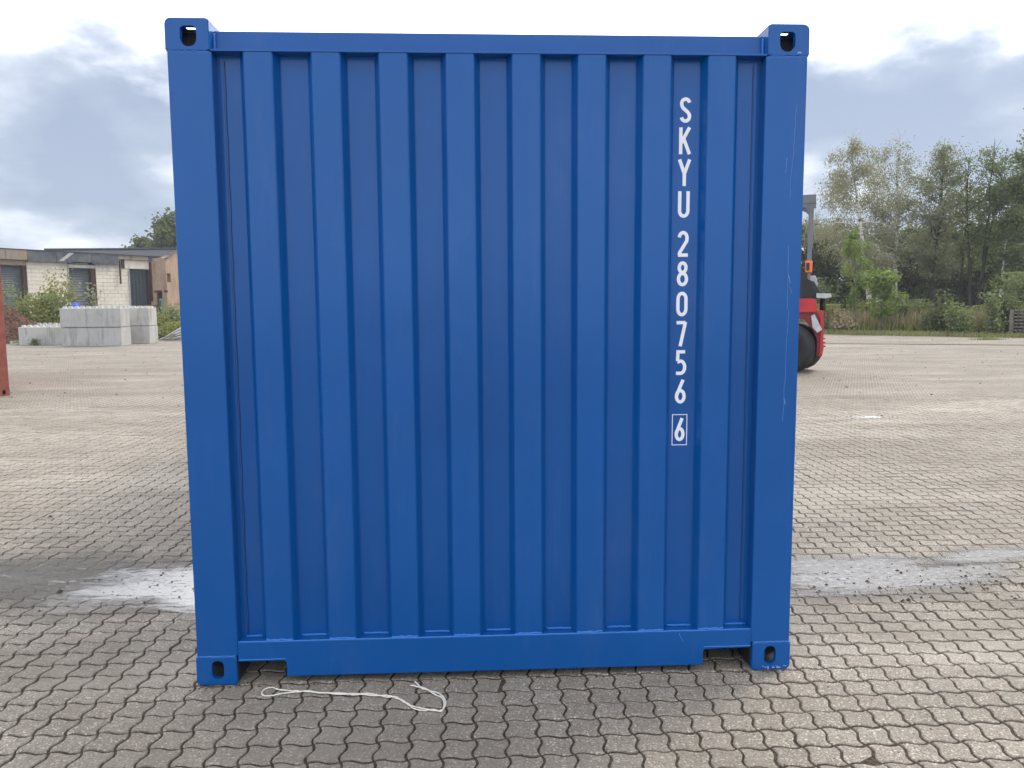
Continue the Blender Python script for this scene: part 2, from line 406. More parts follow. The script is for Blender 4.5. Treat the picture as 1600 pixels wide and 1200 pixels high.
M['palepatch'] = film('pale_overlay', (.5, .49, .48), (.8, .8, .8), .35, .25, .9)  # pale colour laid over the paving, thinning out towards its rim
M['silt'] = film('dark_silt', (.05, .045, .039), (.15, .135, .115), .62, .05, 1.05, .85)
def puddle(cx, cy, rx, ry, a, label, z=.0035, name='puddle', mat='water'):
    n, rg = 40, 10; v = [(0, 0, 0)]; rim = [1.0]
    for k in range(1, rg+1):
        for i in range(n):
            th = 2*math.pi*i/n; r = k/rg*(1+.14*math.sin(3*th+cx)+.08*math.sin(5*th+1+cy)); v.append((math.cos(th)*rx*r, math.sin(th)*ry*r, 0)); rim.append(1-k/rg)
    f = [(0, 1+i, 1+(i+1) % n) for i in range(n)]
    for k in range(rg-1):
        for i in range(n): f.append((1+k*n+i, 1+(k+1)*n+i, 1+(k+1)*n+(i+1) % n, 1+k*n+(i+1) % n))
    me = bpy.data.meshes.new(name); me.from_pydata(v, [], f); me.update()
    at_ = me.attributes.new('rim', 'FLOAT', 'POINT'); at_.data.foreach_set('value', rim)
    o = link_mesh(name, me, M[mat], None, label=label, cat='puddle', kind='structure'); o.location = (cx, cy, z); o.rotation_euler = (0, 0, a)
    del o['category']
puddle(-1.60, 1.18, .72, .46, .06, 'large glossy puddle on the pavers at the left foot of the blue container')
puddle(2.15, 1.10, .80, .36, .05, 'broad shallow puddle on the pavers right of the blue container')
puddle(3.0, 1.35, .55, .14, .22, 'thin streak of water reaching to the right of the shallow puddle')
puddle(5.15, 6.93, .42, .17, 0, 'small white patch on the open paving in front of the red forklift', name='pale_patch', mat='palepatch')
puddle(-2.7, 1.30, 1.5, .58, .08, 'dark silt filling the joints round the puddle left of the container', .0022, name='silt', mat='silt')

# ------------------------------------------------------------------ shipping containers
W2, H, LEN = 1.219, 2.591, 6.058
def hole_plate(b, x0, x1, z0, z1, hx, hz0, hz1, hw, rr, dtop, y0, th, bev=.014, outer=(0, 0, 0, 0)):
    """face plate with an oval hole; outer corner radii; ring of quads + depth"""
    n = 48; oc = ((x0+x1)/2, (z0+z1)/2)
    hc = (hx, (hz0+hz1)/2)
    # hole outline: rounded rect
    def rrect(ax, bx, az, bz, rad, n):
        pts = []
        for k in range(n):
            a = 2*math.pi*(k+.5)/n; ca, sa = math.cos(a), math.sin(a)
            q = 0 if ca > 0 and sa > 0 else 1 if ca <= 0 and sa > 0 else 2 if ca <= 0 else 3
            r_ = rad[q]; hw_, hh = (bx-ax)/2, (bz-az)/2; cx_, cz_ = (ax+bx)/2, (az+bz)/2
            # march outwards
            t_ = min(hw_/max(abs(ca), 1e-6), hh/max(abs(sa), 1e-6)); px, pz = ca*t_, sa*t_
            ex, ez = hw_-r_, hh-r_
            if r_ > 0 and abs(px) > ex-1e-9 and abs(pz) > ez-1e-9:
                # intersect ray with the corner circle
                ox, oz = math.copysign(ex, ca), math.copysign(ez, sa)
                B = ca*ox+sa*oz; Cc = ox*ox+oz*oz-r_*r_; disc = max(B*B-Cc, 0); t2 = B+math.sqrt(disc); px, pz = ca*t2, sa*t2
            pts.append((cx_+px, cz_+pz))
        return pts
    O = rrect(x0, x1, z0, z1, outer, n); Hh = rrect(hx-hw/2, hx+hw/2, hz0, hz1, rr, n)
    mid = [((a[0]*.12+c[0]*.88), (a[1]*.12+c[1]*.88)) for a, c in zip(O, Hh)]
    v = [(p[0], y0, p[1]) for p in O]+[(p[0], y0, p[1]) for p in Hh]+[(p[0], y0+th, p[1]) for p in Hh]+[(p[0], y0+dtop, p[1]) for p in O]
    # small rounded arris on the outer rim
    cen = Vector(((x0+x1)/2, (z0+z1)/2))
    for k in range(n):
        d = (Vector(O[k])-cen); d = d.normalized()*.004; v[k] = (O[k][0]-d.x, y0, O[k][1]-d.y)
    v += [(p[0], y0+.004, p[1]) for p in O]
    f = []
    for k in range(n):
        j = (k+1) % n
        f += [(k, j, n+j, n+k), (n+k, n+j, 2*n+j, 2*n+k), (4*n+k, 4*n+j, j, k)]
        # the shell behind the face; apertures in its outer side and in its top stay open
        q = Vector(((O[k][0]+O[j][0])/2, (O[k][1]+O[j][1])/2)); sd = abs(abs(q.x)-max(abs(x0), abs(x1))) < .004 and abs(q.y-cen.y) < .034
        tp = z0 > 1 and abs(q.y-z1) < .004 and abs(q.x-cen.x) < .036
        ys = [.004, .050, .132, dtop]; bs = len(v)
        for yy in ys: v += [(O[k][0], y0+yy, O[k][1]), (O[j][0], y0+yy, O[j][1])]
        for m_ in range(3):
            if m_ == 1 and (sd or tp): continue
            f.append((bs+2*m_, bs+2*m_+1, bs+2*m_+3, bs+2*m_+2))
    b.add(v, f)
def casting(parent, sx, top, back, mat, name='corner_casting'):
    """corner casting, a hollow box with an oval hole in its end face"""
    b = MB(); xo, xi = sx*W2, sx*1.057; x0, x1 = min(xo, xi), max(xo, xi)
    z0, z1 = (H-.120, H) if top else (0, .120)
    R = .022; q = [0, 0, 0, 0]
    if top: q[0 if sx > 0 else 1] = R
    else: q[3 if sx > 0 else 2] = R; q[2 if sx > 0 else 3] = .008
    hr = [.027]*4
    hx = sx*1.1325
    hz0, hz1 = (2.487, 2.561) if top else (.026, .104)
    hw = .060 if top else .048
    hr = [.016, .016, .029, .029] if top else [.0235]*4
    hole_plate(b, x0, x1, z0, z1, hx, hz0, hz1, hw, hr, .176, 0, .022, outer=q)
    # inner walls: floor, roof, sides (open towards the middle of the box as in a casting)
    b2 = MB(); yb = .176
    b2.box(x0+.002, x1-.002, yb-.012, yb, z0+.002, z1-.002)
    if top:                                  # the aperture in the top face lets light in
        b2.box(x0+.003, x1-.003, .022, yb-.014, z0+.002, z0+.012)
    else:
        b2.box(x0+.003, x1-.003, .022, yb-.014, z1-.012, z1-.002); b2.box(x0+.003, x1-.003, .022, yb-.014, z0+.003, z0+.02)
    if back:
        for bb in (b, b2): bb.v = [(x, LEN-y, z) for x, y, z in bb.v]
    o = b.build(name, mat, parent); b2.build('casting_chamber', M['inner'], o)
    if not back:                             # bead of weld between casting and post
        wz = z0-.001 if top else z1+.001
        bd = MB(); pts = []
        k = 16
        for i in range(k+1): pts.append((x0+.004+(x1-x0-.008)*i/k, .0035+random.uniform(-.0008, .0008), wz+random.uniform(-.0016, .0016)))
        bd.tube(pts, .0032 if not top else .0025, 6); bd.build('weld_bead', M['edge'] if mat == M['blue'] else mat, o)
    return o
RP, RX0, RW, SLP = .2522, -.937, .107, .020
def corr_profile(xa, xb, start, y_out, y_in):
    pts = [(xa, y_in)]; x = start
    while x+RW+SLP < xb:
        pts += [(x-SLP, y_in), (x, y_out), (x+RW, y_out), (x+RW+SLP, y_in)]; x += RP
    pts.append((xb, y_in)); return pts
def round_profile(p, r=.0085, k=4):
    out = [p[0]]
    for a, b_, c in zip(p, p[1:], p[2:]):
        A, B, D = Vector(a), Vector(b_), Vector(c); u = (A-B).normalized(); w_ = (D-B).normalized()
        p0, p1 = B+u*r, B+w_*r
        for i in range(k+1):
            t = i/k; q = p0*(1-t)**2+B*2*t*(1-t)+p1*t*t; out.append((q.x, q.y))
    out.append(p[-1]); return out
def corrugated(name, prof, z0, z1, mat, parent, axis='x', th=.003, nz=1, **k):
    b = MB(); P = prof+[(x, y+th) for x, y in reversed(prof)]; n = len(P)
    v = []
    for i in range(nz+1):
        z = z0+(z1-z0)*i/nz; v += [(x, y, z) if axis == 'x' else (y, x, z) for x, y in P]
    f = []
    for i in range(nz):
        for q in range(n): f.append((i*n+q, i*n+(q+1) % n, (i+1)*n+(q+1) % n, (i+1)*n+q))
    m_ = len(prof)
    for q in range(m_-1):
        f.append((q, q+1, n-2-q, n-1-q)); f.append(tuple(nz*n+a for a in (n-1-q, n-2-q, q+1, q)))
    b.add(v, f); return b.build(name, mat, parent, **k)
def container(root, mat, full=True):
    front = {}
    for sx in (-1, 1):
        for top in (0, 1):
            for back in (0, 1): front[(sx, top, back)] = casting(root, sx, top, back, mat)
        for back in (0, 1):                   # posts: a folded section, face flush with the castings
            b = MB(); x0, x1 = sorted((sx*1.214, sx*1.050)); ya, yb = (.001, .150) if not back else (LEN-.150, LEN-.001)
            b.box(x0, x1, ya, yb, .120, H-.120, .006); b.build('corner_post', mat, root)
        prof = corr_profile(.18, LEN-.18, .30, 0, .036)
        prof = [(x, (-1.205+y) if sx < 0 else (1.205-y)) for x, y in prof]
        corrugated('side_panel', prof, .158, H-.07, mat, root, axis='y', th=.002 if sx < 0 else -.002)
        b = MB(); x0, x1 = sorted((sx*1.210, sx*1.150)); b.box(x0, x1, .178, LEN-.178, H-.075, H-.012, .004); b.build('side_rail', mat, root)
        b = MB(); b.box(x0, x1, .178, LEN-.178, .014, .160, .004); b.build('side_rail', mat, root)
    # top header: set-back face and a lip along its foot
    b = MB(); b.box(-1.057, 1.057, .050, .112, 2.481, 2.560, .005); hd = b.build('top_header', mat, root)
    b = MB(); b.box(-1.056, 1.056, .004, .112, 2.472, 2.4805, .002); b.build('header_lip', mat, hd)
    b = MB(); b.box(-1.057, 1.057, LEN-.11, LEN-.004, 2.472, 2.56, .005); b.build('top_header', mat, root)
    # bottom sill with its two notches
    r_ = .012
    def arc(cx, cz, r, a0, a1, k=4): return [(cx+r*math.cos(R_(a0+(a1-a0)*i/k)), cz+r*math.sin(R_(a0+(a1-a0)*i/k))) for i in range(k+1)]
    poly = [(-1.050, .178), (-1.050, .097)] + arc(-.858-.014, .097-.014, .014, 90, 0) + [(-.858, .030), (.850, .030)] + arc(.850+.014, .097-.014, .014, 180, 90) + [(1.050, .100), (1.050, .178)]
    b = MB(); b.prism(poly, .001, .058); sill = b.build('bottom_sill', mat, root)
    bv = sill.modifiers.new('edge', 'BEVEL'); bv.width = .0025; bv.segments = 2; bv.limit_method = 'ANGLE'
    b = MB(); b.box(-1.050, 1.050, LEN-.05, LEN-.001, .03, .178); b.build('bottom_sill', mat, root)
    b = MB(); b.box(-1.15, 1.15, .06, LEN-.05, .135, .156); b.build('floor_board', M['plywood'], root)
    b = MB()
    for i in range(18): b.box(-1.14, 1.14, .30+i*.31, .345+i*.31, .035, .133)
    b.build('cross_member', mat, root)
    b = MB(); b.box(-1.15, 1.15, .112, LEN-.112, 2.535, 2.54)
    b.build('roof', mat, root)
    for s in (-1, 1):
        b = MB(); b.box(*sorted((s*1.0535, s*1.0565)), .020, .172, .012, .096); b.build('dark_side_plate', M['inner'], root)  # thin dark plates against the inner sides of the bottom castings
    b = MB(); b.box(-1.15, 1.15, .30, .33, .03, .134); b.box(-.84, .84, .054, .09, .035, .134); b.build('shade_plate', M['inner'], root)  # dark plates added to stand for the shade under the floor
    # pressed end panel
    prof = round_profile(corr_profile(-1.052, 1.052, RX0, .007, .055))
    corrugated('end_panel', prof, .176, 2.474, mat, root)
    # rear doors
    for s in (-1, 1):
        x0, x1 = sorted((s*.005, s*1.045)); b = MB(); b.box(x0, x1, LEN-.05, LEN-.006, .18, 2.47, .006); d = b.build('door', mat, root)
        for xx in (.25, .78):
            b = MB(); b.tube([(s*xx, LEN+.01, .1), (s*xx, LEN+.01, 2.53)], .017, 10); b.build('lock_bar', M['chrome'], d)
    return front
box = empty('shipping_container', (0, 0, 0), label='blue freight container with white lettering on the corrugated end that faces the camera', cat='shipping container')
fr = container(box, M['blue'])
# weld beads along the sill: light painted seam, doubled in front of the ridges
def bead(name, pts, r, parent, mat=None):
    b = MB(); b.tube(pts, r, 6); return b.build(name, mat or M['edge'], parent)
bead('weld_bead', [(-1.048+2.096*i/90, .0045+random.uniform(-.0006, .0006), .1785+random.uniform(-.0008, .0008)) for i in range(91)], .0024, box)
for i in range(8):
    xa = RX0+i*RP
    bead('weld_bead', [(xa+RW*k/12, .0065+random.uniform(-.001, .001), .1835+random.uniform(-.0022, .0022)) for k in range(13)], .0032, box)
    xt = xa+RW+SLP+.004
    if i < 7: bead('weld_bead', [(xt+.107*k/10, .0535, .1815+random.uniform(-.001, .001)) for k in range(11)], .0040, box)
bead('weld_bead', [(-1.03+.066*k/6, .0535, .1815) for k in range(7)], .004, box)
bead('weld_bead', [(.955+.09*k/6, .0535, .1815) for k in range(7)], .004, box)
for s, xa, xb in ((-1, -1.05, -.862), (1, .853, 1.05)):
    bead('weld_bead', [(xa+(xb-xa)*k/10, .001, .1045+random.uniform(-.0007, .0007)+(s > 0)*.003) for k in range(11)], .0022, box)
for sx in (-1, 1):
    bead('weld_bead', [(sx*(1.056-.003), .049, 2.484+.066*k/6) for k in range(7)], .005, box)
# caulked and lapped seams of the panel
bead('panel_seam', [(-1.019+.0009*math.sin(k*1.7)+random.uniform(-.0006, .0006), .0545, .19+2.26*k/40) for k in range(41)], .0016, box, M['seam'])
bead('panel_seam', [(1.019, .0545, .20+2.25*k/20) for k in range(21)], .0013, box, M['seam'])
b = MB(); b.box(1.024, 1.034, .0525, .0553, .19, 2.465); b.build('panel_seam', M['blue'], box)
b = MB(); b.box(-1.036, -1.026, .0525, .0553, .19, 2.465); b.build('panel_seam', M['blue'], box)
b = MB(); b.box(-.027, -.022, .0535, .0553, .19, 2.465); b.box(-.016, -.013, .0538, .0553, .19, 2.465); b.build('panel_seam', M['blue'], box)

# lettering: strokes painted on the recessed strip
def stroke_mesh(paths, wd, ox, oz, w_, h_, y, lean=0.0):
    b = MB(); y0_ = y
    for pi_, path in enumerate(paths):
        y = y0_-.0004*pi_
        P = [Vector((ox+p[0]*w_, oz+p[1]*h_)) for p in path]; closed = (P[0]-P[-1]).length < 1e-6
        if closed: P = P[:-1]
        n = len(P); Ls = []; Rs = []
        for i in range(n):
            if closed: a, c = P[i-1], P[(i+1) % n]
            else: a, c = P[max(i-1, 0)], P[min(i+1, n-1)]
            p = P[i]; d1 = (p-a).normalized() if (p-a).length > 0 else (c-p).normalized(); d2 = (c-p).normalized() if (c-p).length > 0 else d1
            n1 = Vector((-d1.y, d1.x)); n2 = Vector((-d2.y, d2.x)); mm = (n1+n2)
            mm = mm.normalized() if mm.length > 1e-6 else n1
            k = min(1/max(mm.dot(n1), .35), 2.2)
            Ls.append(p+mm*wd/2*k); Rs.append(p-mm*wd/2*k)
        v = [(q.x, y, q.y) for q in Ls]+[(q.x, y, q.y) for q in Rs]
        v += [(q.x, y+.0006, q.y) for q in Ls]+[(q.x, y+.0006, q.y) for q in Rs]
        f = []
        for i in range(n if closed else n-1):
            j = (i+1) % n; f += [(i, j, n+j, n+i), (2*n+i, 3*n+i, 3*n+j, 2*n+j), (i, 2*n+i, 2*n+j, j), (n+i, n+j, 3*n+j, 3*n+i)]
        if not closed: f += [(0, n, 3*n, 2*n), (n-1, 3*n-1, 4*n-1, 2*n-1)]
        b.add(v, f)
    return b
def arcp(cx, cy, rx, ry, a0, a1, n=12): return [(cx+rx*math.cos(R_(a0+(a1-a0)*i/n)), cy+ry*math.sin(R_(a0+(a1-a0)*i/n))) for i in range(n+1)]
e = .14; f_ = .065
G = {
 'S': [arcp(.5, .76, .36, .175, 12, 180, 12)+[(.17, .67), (.28, .58), (.70, .42), (.85, .32)]+arcp(.5, .24, .36, .175, 0, -170, 12)],
 'K': [[(.12, 0), (.12, 1)], [(.90, 1), (.14, .40)], [(.38, .58), (.92, 0)]],
 'Y': [[(.04, 1), (.5, .46), (.5, 0)], [(.96, 1), (.5, .46)]],
 'U': [[(.12, 1), (.12, .29)]+arcp(.5, .26, .38, .20, 180, 360, 14)+[(.88, .26), (.88, 1)]],
 '2': [arcp(.5, .72, .36, .215, 172, -8, 12)+[(.82, .60), (.20, .16), (.15, .065)], [(.05, .065), (.95, .065)]],
 '8': [arcp(.5, .745, .31, .19, 0, 360, 20), arcp(.5, .29, .37, .225, 0, 360, 20)],
 '0': [arcp(.5, .70, .37, .235, 0, 180, 12)+arcp(.5, .30, .37, .235, 180, 360, 12)+[(.87, .70)]],
 '7': [[(.04, .935), (.86, .935)], [(.86, .96), (.40, 0)]],
 '5': [[(.88, .935), (.22, .935), (.19, .56)], [(.19, .535)]+arcp(.46, .31, .40, .25, 118, -75, 14)+[(.30, .06), (.06, .07)]],
 '6': [[(.74, .99), (.32, .52), (.15, .32)], arcp(.5, .30, .355, .235, 0, 360, 22)],
}
YT = .0538
rows = [('S', 2.328, 2.232), ('K', 2.214, 2.111), ('Y', 2.091, 1.988), ('U', 1.968, 1.865), ('2', 1.813, 1.711), ('8', 1.693, 1.594), ('0', 1.572, 1.474), ('7', 1.455, 1.353), ('5', 1.337, 1.237), ('6', 1.218, 1.120), ('6', 1.060, .965)]
for i, (ch, zt, zb) in enumerate(rows):
    zc = (zt+zb)/2
    xc = .7535-.003*(2.28-zc)/(2.28-1.01)
    wd = .044 if i < 10 else .039
    bb = stroke_mesh(G[ch], .0136, xc-wd/2, zb, wd, zt-zb, YT)
    o = bb.build('letter' if i < 4 else 'digit', M['white'], box)
xc = .7500; bb = stroke_mesh([[(0, 0), (1, 0), (1, 1), (0, 1), (0, 0)]], .0030, xc-.030, .949, .060, .125, YT); bb.build('check_digit_frame', M['white'], box)
# scratches and chips
def scratch(pts, w_, mat='scratch', y=.0004):
    bb = stroke_mesh([[(p[0], p[1]) for p in pts]], w_, 0, 0, 1, 1, y); bb.build('scratch', M[mat], box)
def zs(x0, z0, x1, z1, n=14, a=.004): return [(x0+(x1-x0)*k/n+random.uniform(-a, a)*.5, z0+(z1-z0)*k/n) for k in range(n+1)]
scratch(zs(1.176, 2.29, 1.158, 1.93), .0011); scratch(zs(1.160, 1.75, 1.162, 1.50, 10, .002), .0012); scratch([(1.160, 1.64), (1.168, 1.62), (1.172, 1.585), (1.176, 1.57)], .0028); scratch([(1.170, 1.60), (1.178, 1.563)], .0022)
scratch(zs(1.167, 1.50, 1.158, 1.05, 16, .004), .0010); scratch([(1.16, 1.14), (1.166, 1.12)], .004)
scratch([(.748, .168), (.757, .148), (.765, .136)], .0014, 'scratch'); scratch([(1.144, 2.09), (1.140, 2.03)], .0015)
for k in range(26):
    x = random.uniform(1.10, 1.20); z = .008+abs(random.gauss(0, .004))+(x > 1.18)*.006
    s = random.uniform(.0015, .0045); scratch([(x, z), (x+s, z+random.uniform(-.002, .002))], random.uniform(.001, .004), 'chip', -.0002)
for k in range(5): scratch([(1.172+.003*k, 2.481+.002*(k % 3)), (1.175+.003*k, 2.485+.002*(k % 2))], .002, 'chip', -.0002)

# ---- the rust-red container at the left edge
def orange_paint():
    t = NT('rust_red_paint'); n = t.noise(5, 6, .7)
    c = t.mix(t.ramp(n, .35, .7), (.25, .070, .045), (.34, .11, .075)); return t.set(c, .55, 0, .4)
M['orange'] = orange_paint()
c0 = gnd(16.0, 618)
rot2 = R_(37)
oc = empty('shipping_container', (c0.x-math.cos(rot2)*W2, c0.y-math.sin(rot2)*W2, 0), rot2, label='rust red freight container cut by the left edge of the picture', cat='shipping container')
container(oc, M['orange'])

# ------------------------------------------------------------------ yard details: twine, crumbs
def twine():
    Z = .0045
    A = [(470, 665), (474, 655), (490, 642), (515, 634), (535, 635), (560, 645), (600, 650), (640, 654), (700, 655), (760, 660), (830, 665), (920, 673), (1000, 668), (1060, 676), (1130, 681), (1190, 680), (1230, 694), (1270, 708), (1305, 733), (1340, 745), (1400, 757), (1450, 766), (1490, 764), (1508, 745), (1514, 715), (1500, 688), (1470, 665), (1430, 655), (1385, 640), (1360, 622), (1345, 605), (1338, 602)]
    B = [(470, 665), (472, 675), (490, 682), (530, 680), (570, 672), (620, 664), (680, 659), (740, 653), (800, 666), (860, 664), (930, 668), (1000, 676), (1070, 668), (1130, 678), (1185, 690), (1230, 686), (1275, 716), (1300, 726), (1330, 752), (1390, 766), (1440, 758), (1480, 770), (1500, 755), (1504, 715), (1488, 690), (1450, 672), (1400, 640), (1360, 632), (1335, 625), (1316, 622)]
    root = empty('twine', gnd(280+1000/3.636, 900+670/3.636), label='length of pale twine with a loop, lying on the pavers below the container sill', cat='string')
    for S in (A, B):
        P = [gnd(280+a/3.636, 900+c/3.636, Z) for a, c in S]
        Q = []
        for i in range(len(P)-1):
            p0, p1, p2, p3 = P[max(i-1, 0)], P[i], P[i+1], P[min(i+2, len(P)-1)]
            for k in range(5):
                t = k/5; Q.append(.5*((2*p1)+(-p0+p2)*t+(2*p0-5*p1+4*p2-p3)*t*t+(-p0+3*p1-3*p2+p3)*t**3)+Vector((0, 0, random.uniform(0, .0015)))-root.location)
        Q.append(P[-1]-root.location)
        b = MB(); b.tube(Q, [.0029*random.uniform(.75, 1.2) for _ in Q], 6); b.build('strand', M['twine'], root)
    kn = MB()
    for a, c in ((1000, 668), (1190, 684), (1385, 641), (1304, 730)):
        p = gnd(280+a/3.636, 900+c/3.636, Z+.001)-root.location; kn.tube([p-Vector((.005, 0, 0)), p, p+Vector((.005, .001, 0))], [.0022, .0042, .0022], 7)
    kn.build('knot', M['twine'], root)
M['twine'] = simple('twine_fibre', (.80, .77, .68), .85, .10, 300)
twine()
def crumbs():
    """loose grit scattered over the stones"""
    V = []; F = []
    def bit(x, y, s, z0=0):
        b_ = len(V); k = 5
        for i in range(k):
            a = 2*math.pi*i/k+random.random(); V.append((x+math.cos(a)*s*random.uniform(.6, 1), y+math.sin(a)*s*random.uniform(.6, 1), z0))
        V.append((x, y, z0+s*random.uniform(.4, .9)))
        F.extend([(b_+i, b_+(i+1) % k, b_+k) for i in range(k)])
    for _ in range(5200):
        d = random.uniform(1.6, 16)**1.0; x = random.uniform(-.75, .75)*d; y = CAM[1]+d
        if abs(x) < 1.3 and -.02 < y < 6.2: continue
        bit(x, y, random.uniform(.0012, .0038)*(1+d*.10), .0)
    for _ in range(1700):
        d = random.uniform(12, 36); x = random.uniform(-.72, .72)*d; y = CAM[1]+d
        bit(x, y, abs(random.gauss(0, .012))+.006, 0)
    for cx, cy, rx, ry, n in ((-1.9, 1.15, .6, .3, 60), (2.3, 1.0, .7, .28, 150), (5.15, 6.93, .4, .14, 70), (2.6, .9, .9, .1, 160)):
        for _ in range(n): bit(cx+random.gauss(0, rx*.6), cy+random.gauss(0, ry*.6), abs(random.gauss(0, .006))+.002, .003)
    for _ in range(420):
        x = random.uniform(-1.24, 1.24) if random.random() < .4 else random.choice((-1.14, 1.14))+random.gauss(0, .08); bit(x, random.gauss(-.006, .012), abs(random.gauss(0, .003))+.0015, 0)
    me = bpy.data.meshes.new('grit'); me.from_pydata(V, [], F); me.update(); link_mesh('grit', me, M['grit'], None, kind='stuff', label='dark grit and crumbs of soil scattered over the pavers', cat='grit')
M['grit'] = simple('grit', (.09, .075, .06), .9, .3, 40)
crumbs()
M['leafbrown'] = simple('dead_leaf', (.06, .035, .02), .8)
for px, py, s, lab in ((78, 809, .02, 'curled dark leaf lying on the pavers at the far left'), (1411, 940, .014, 'dark pebble on the pavers below the shallow puddle on the right')):
    p = gnd(px, py); b = MB(); b.add([(-s, -s*.4, 0), (0, -s*.7, s*.5), (s, -s*.2, .002), (s*.6, s*.6, s*.6), (-s*.5, s*.6, s*.2), (0, 0, s*.9)], [(0, 1, 5), (1, 2, 5), (2, 3, 5), (3, 4, 5), (4, 0, 5)])
    o = b.build('dead_leaf' if s > .015 else 'pebble', M['leafbrown'], label=lab, cat='leaf' if s > .015 else 'pebble'); o.location = (p.x, p.y, .001)

# ------------------------------------------------------------------ foliage helpers
def leaf_mesh(name, centers, size, mat, parent=None, aspect=.6, flat=.0, droop=None, **k):
    n = len(centers); c = np.asarray(centers, float)
    a = rng.normal(size=(n, 3)); a /= np.linalg.norm(a, axis=1)[:, None]
    if droop is not None: a = a*(1-droop)+np.array([0, 0, -1.0])*droop; a /= np.linalg.norm(a, axis=1)[:, None]
    b_ = rng.normal(size=(n, 3)); b_ -= a*(a*b_).sum(1)[:, None]; b_ /= np.linalg.norm(b_, axis=1)[:, None]
    s = size*rng.uniform(.55, 1.3, size=(n, 1))
    v = np.empty((n, 4, 3)); v[:, 0] = c-a*s; v[:, 1] = c+b_*s*aspect; v[:, 2] = c+a*s; v[:, 3] = c-b_*s*aspect
    me = bpy.data.meshes.new(name); me.vertices.add(4*n); me.vertices.foreach_set('co', v.ravel())
    me.loops.add(4*n); me.loops.foreach_set('vertex_index', np.arange(4*n)); me.polygons.add(n); me.polygons.foreach_set('loop_start', np.arange(0, 4*n, 4)); me.polygons.foreach_set('loop_total', np.full(n, 4))
    me.update(calc_edges=True); at_ = me.attributes.new('tone', 'FLOAT', 'FACE'); at_.data.foreach_set('value', rng.uniform(0, 1, n))
    return link_mesh(name, me, mat, parent, **k)
def leaf_mat(name, c1, c2, clump=1.2, trans=.42):
    t = NT(name); a = t.n('ShaderNodeAttribute'); a.attribute_name = 'tone'
    n = t.noise(clump, 3, .6)
    c = t.mix(a.outputs['Fac'], c1, c2); c = t.mix(t.ramp(n, .35, .68, 0, .45), c, tuple(v*.62 for v in c1))
    t.set(c, .55, 0, .3)
    tr = t.n('ShaderNodeBsdfTranslucent'); t.put(t.mix(.5, c, (.30, .33, .10)), tr.inputs[0]); mx = t.n('ShaderNodeMixShader'); mx.inputs[0].default_value = trans
    t.L.new(t.b.outputs[0], mx.inputs[1]); t.L.new(tr.outputs[0], mx.inputs[2]); t.L.new(mx.outputs[0], t.o.inputs[0]); return t.m
M['lbirch'] = leaf_mat('birch_leaf', (.25, .24, .155), (.37, .35, .24))
M['lgrey'] = leaf_mat('grey_leaf', (.21, .225, .14), (.32, .33, .21))
M['ldark'] = leaf_mat('dark_leaf', (.050, .076, .030), (.105, .14, .058))
M['lmid'] = leaf_mat('mid_leaf', (.12, .17, .065), (.22, .28, .12))
M['lbright'] = leaf_mat('bright_leaf', (.12, .20, .035), (.22, .32, .07))
M['lyel'] = leaf_mat('yellow_green_leaf', (.18, .20, .05), (.32, .32, .11))
M['ldry'] = leaf_mat('dry_grass', (.34, .27, .16), (.50, .42, .28), trans=.25)
M['lgrass'] = leaf_mat('grass_blade', (.20, .22, .08), (.36, .35, .16), trans=.3)
M['bdark'] = simple('dark_bark', (.04, .034, .028), .9, .3, 8, bump=.6)
def birch_bark():
    t = NT('birch_bark'); n = t.noise(3.0, 5, .7, stretch=(1, 1, 2.5)); c = t.mix(t.ramp(n, .52, .62), (.62, .60, .55), (.08, .07, .06)); return t.set(c, .8)
M['bwhite'] = birch_bark()
M['bgrey'] = simple('grey_bark', (.16, .14, .11), .9, .25, 6)

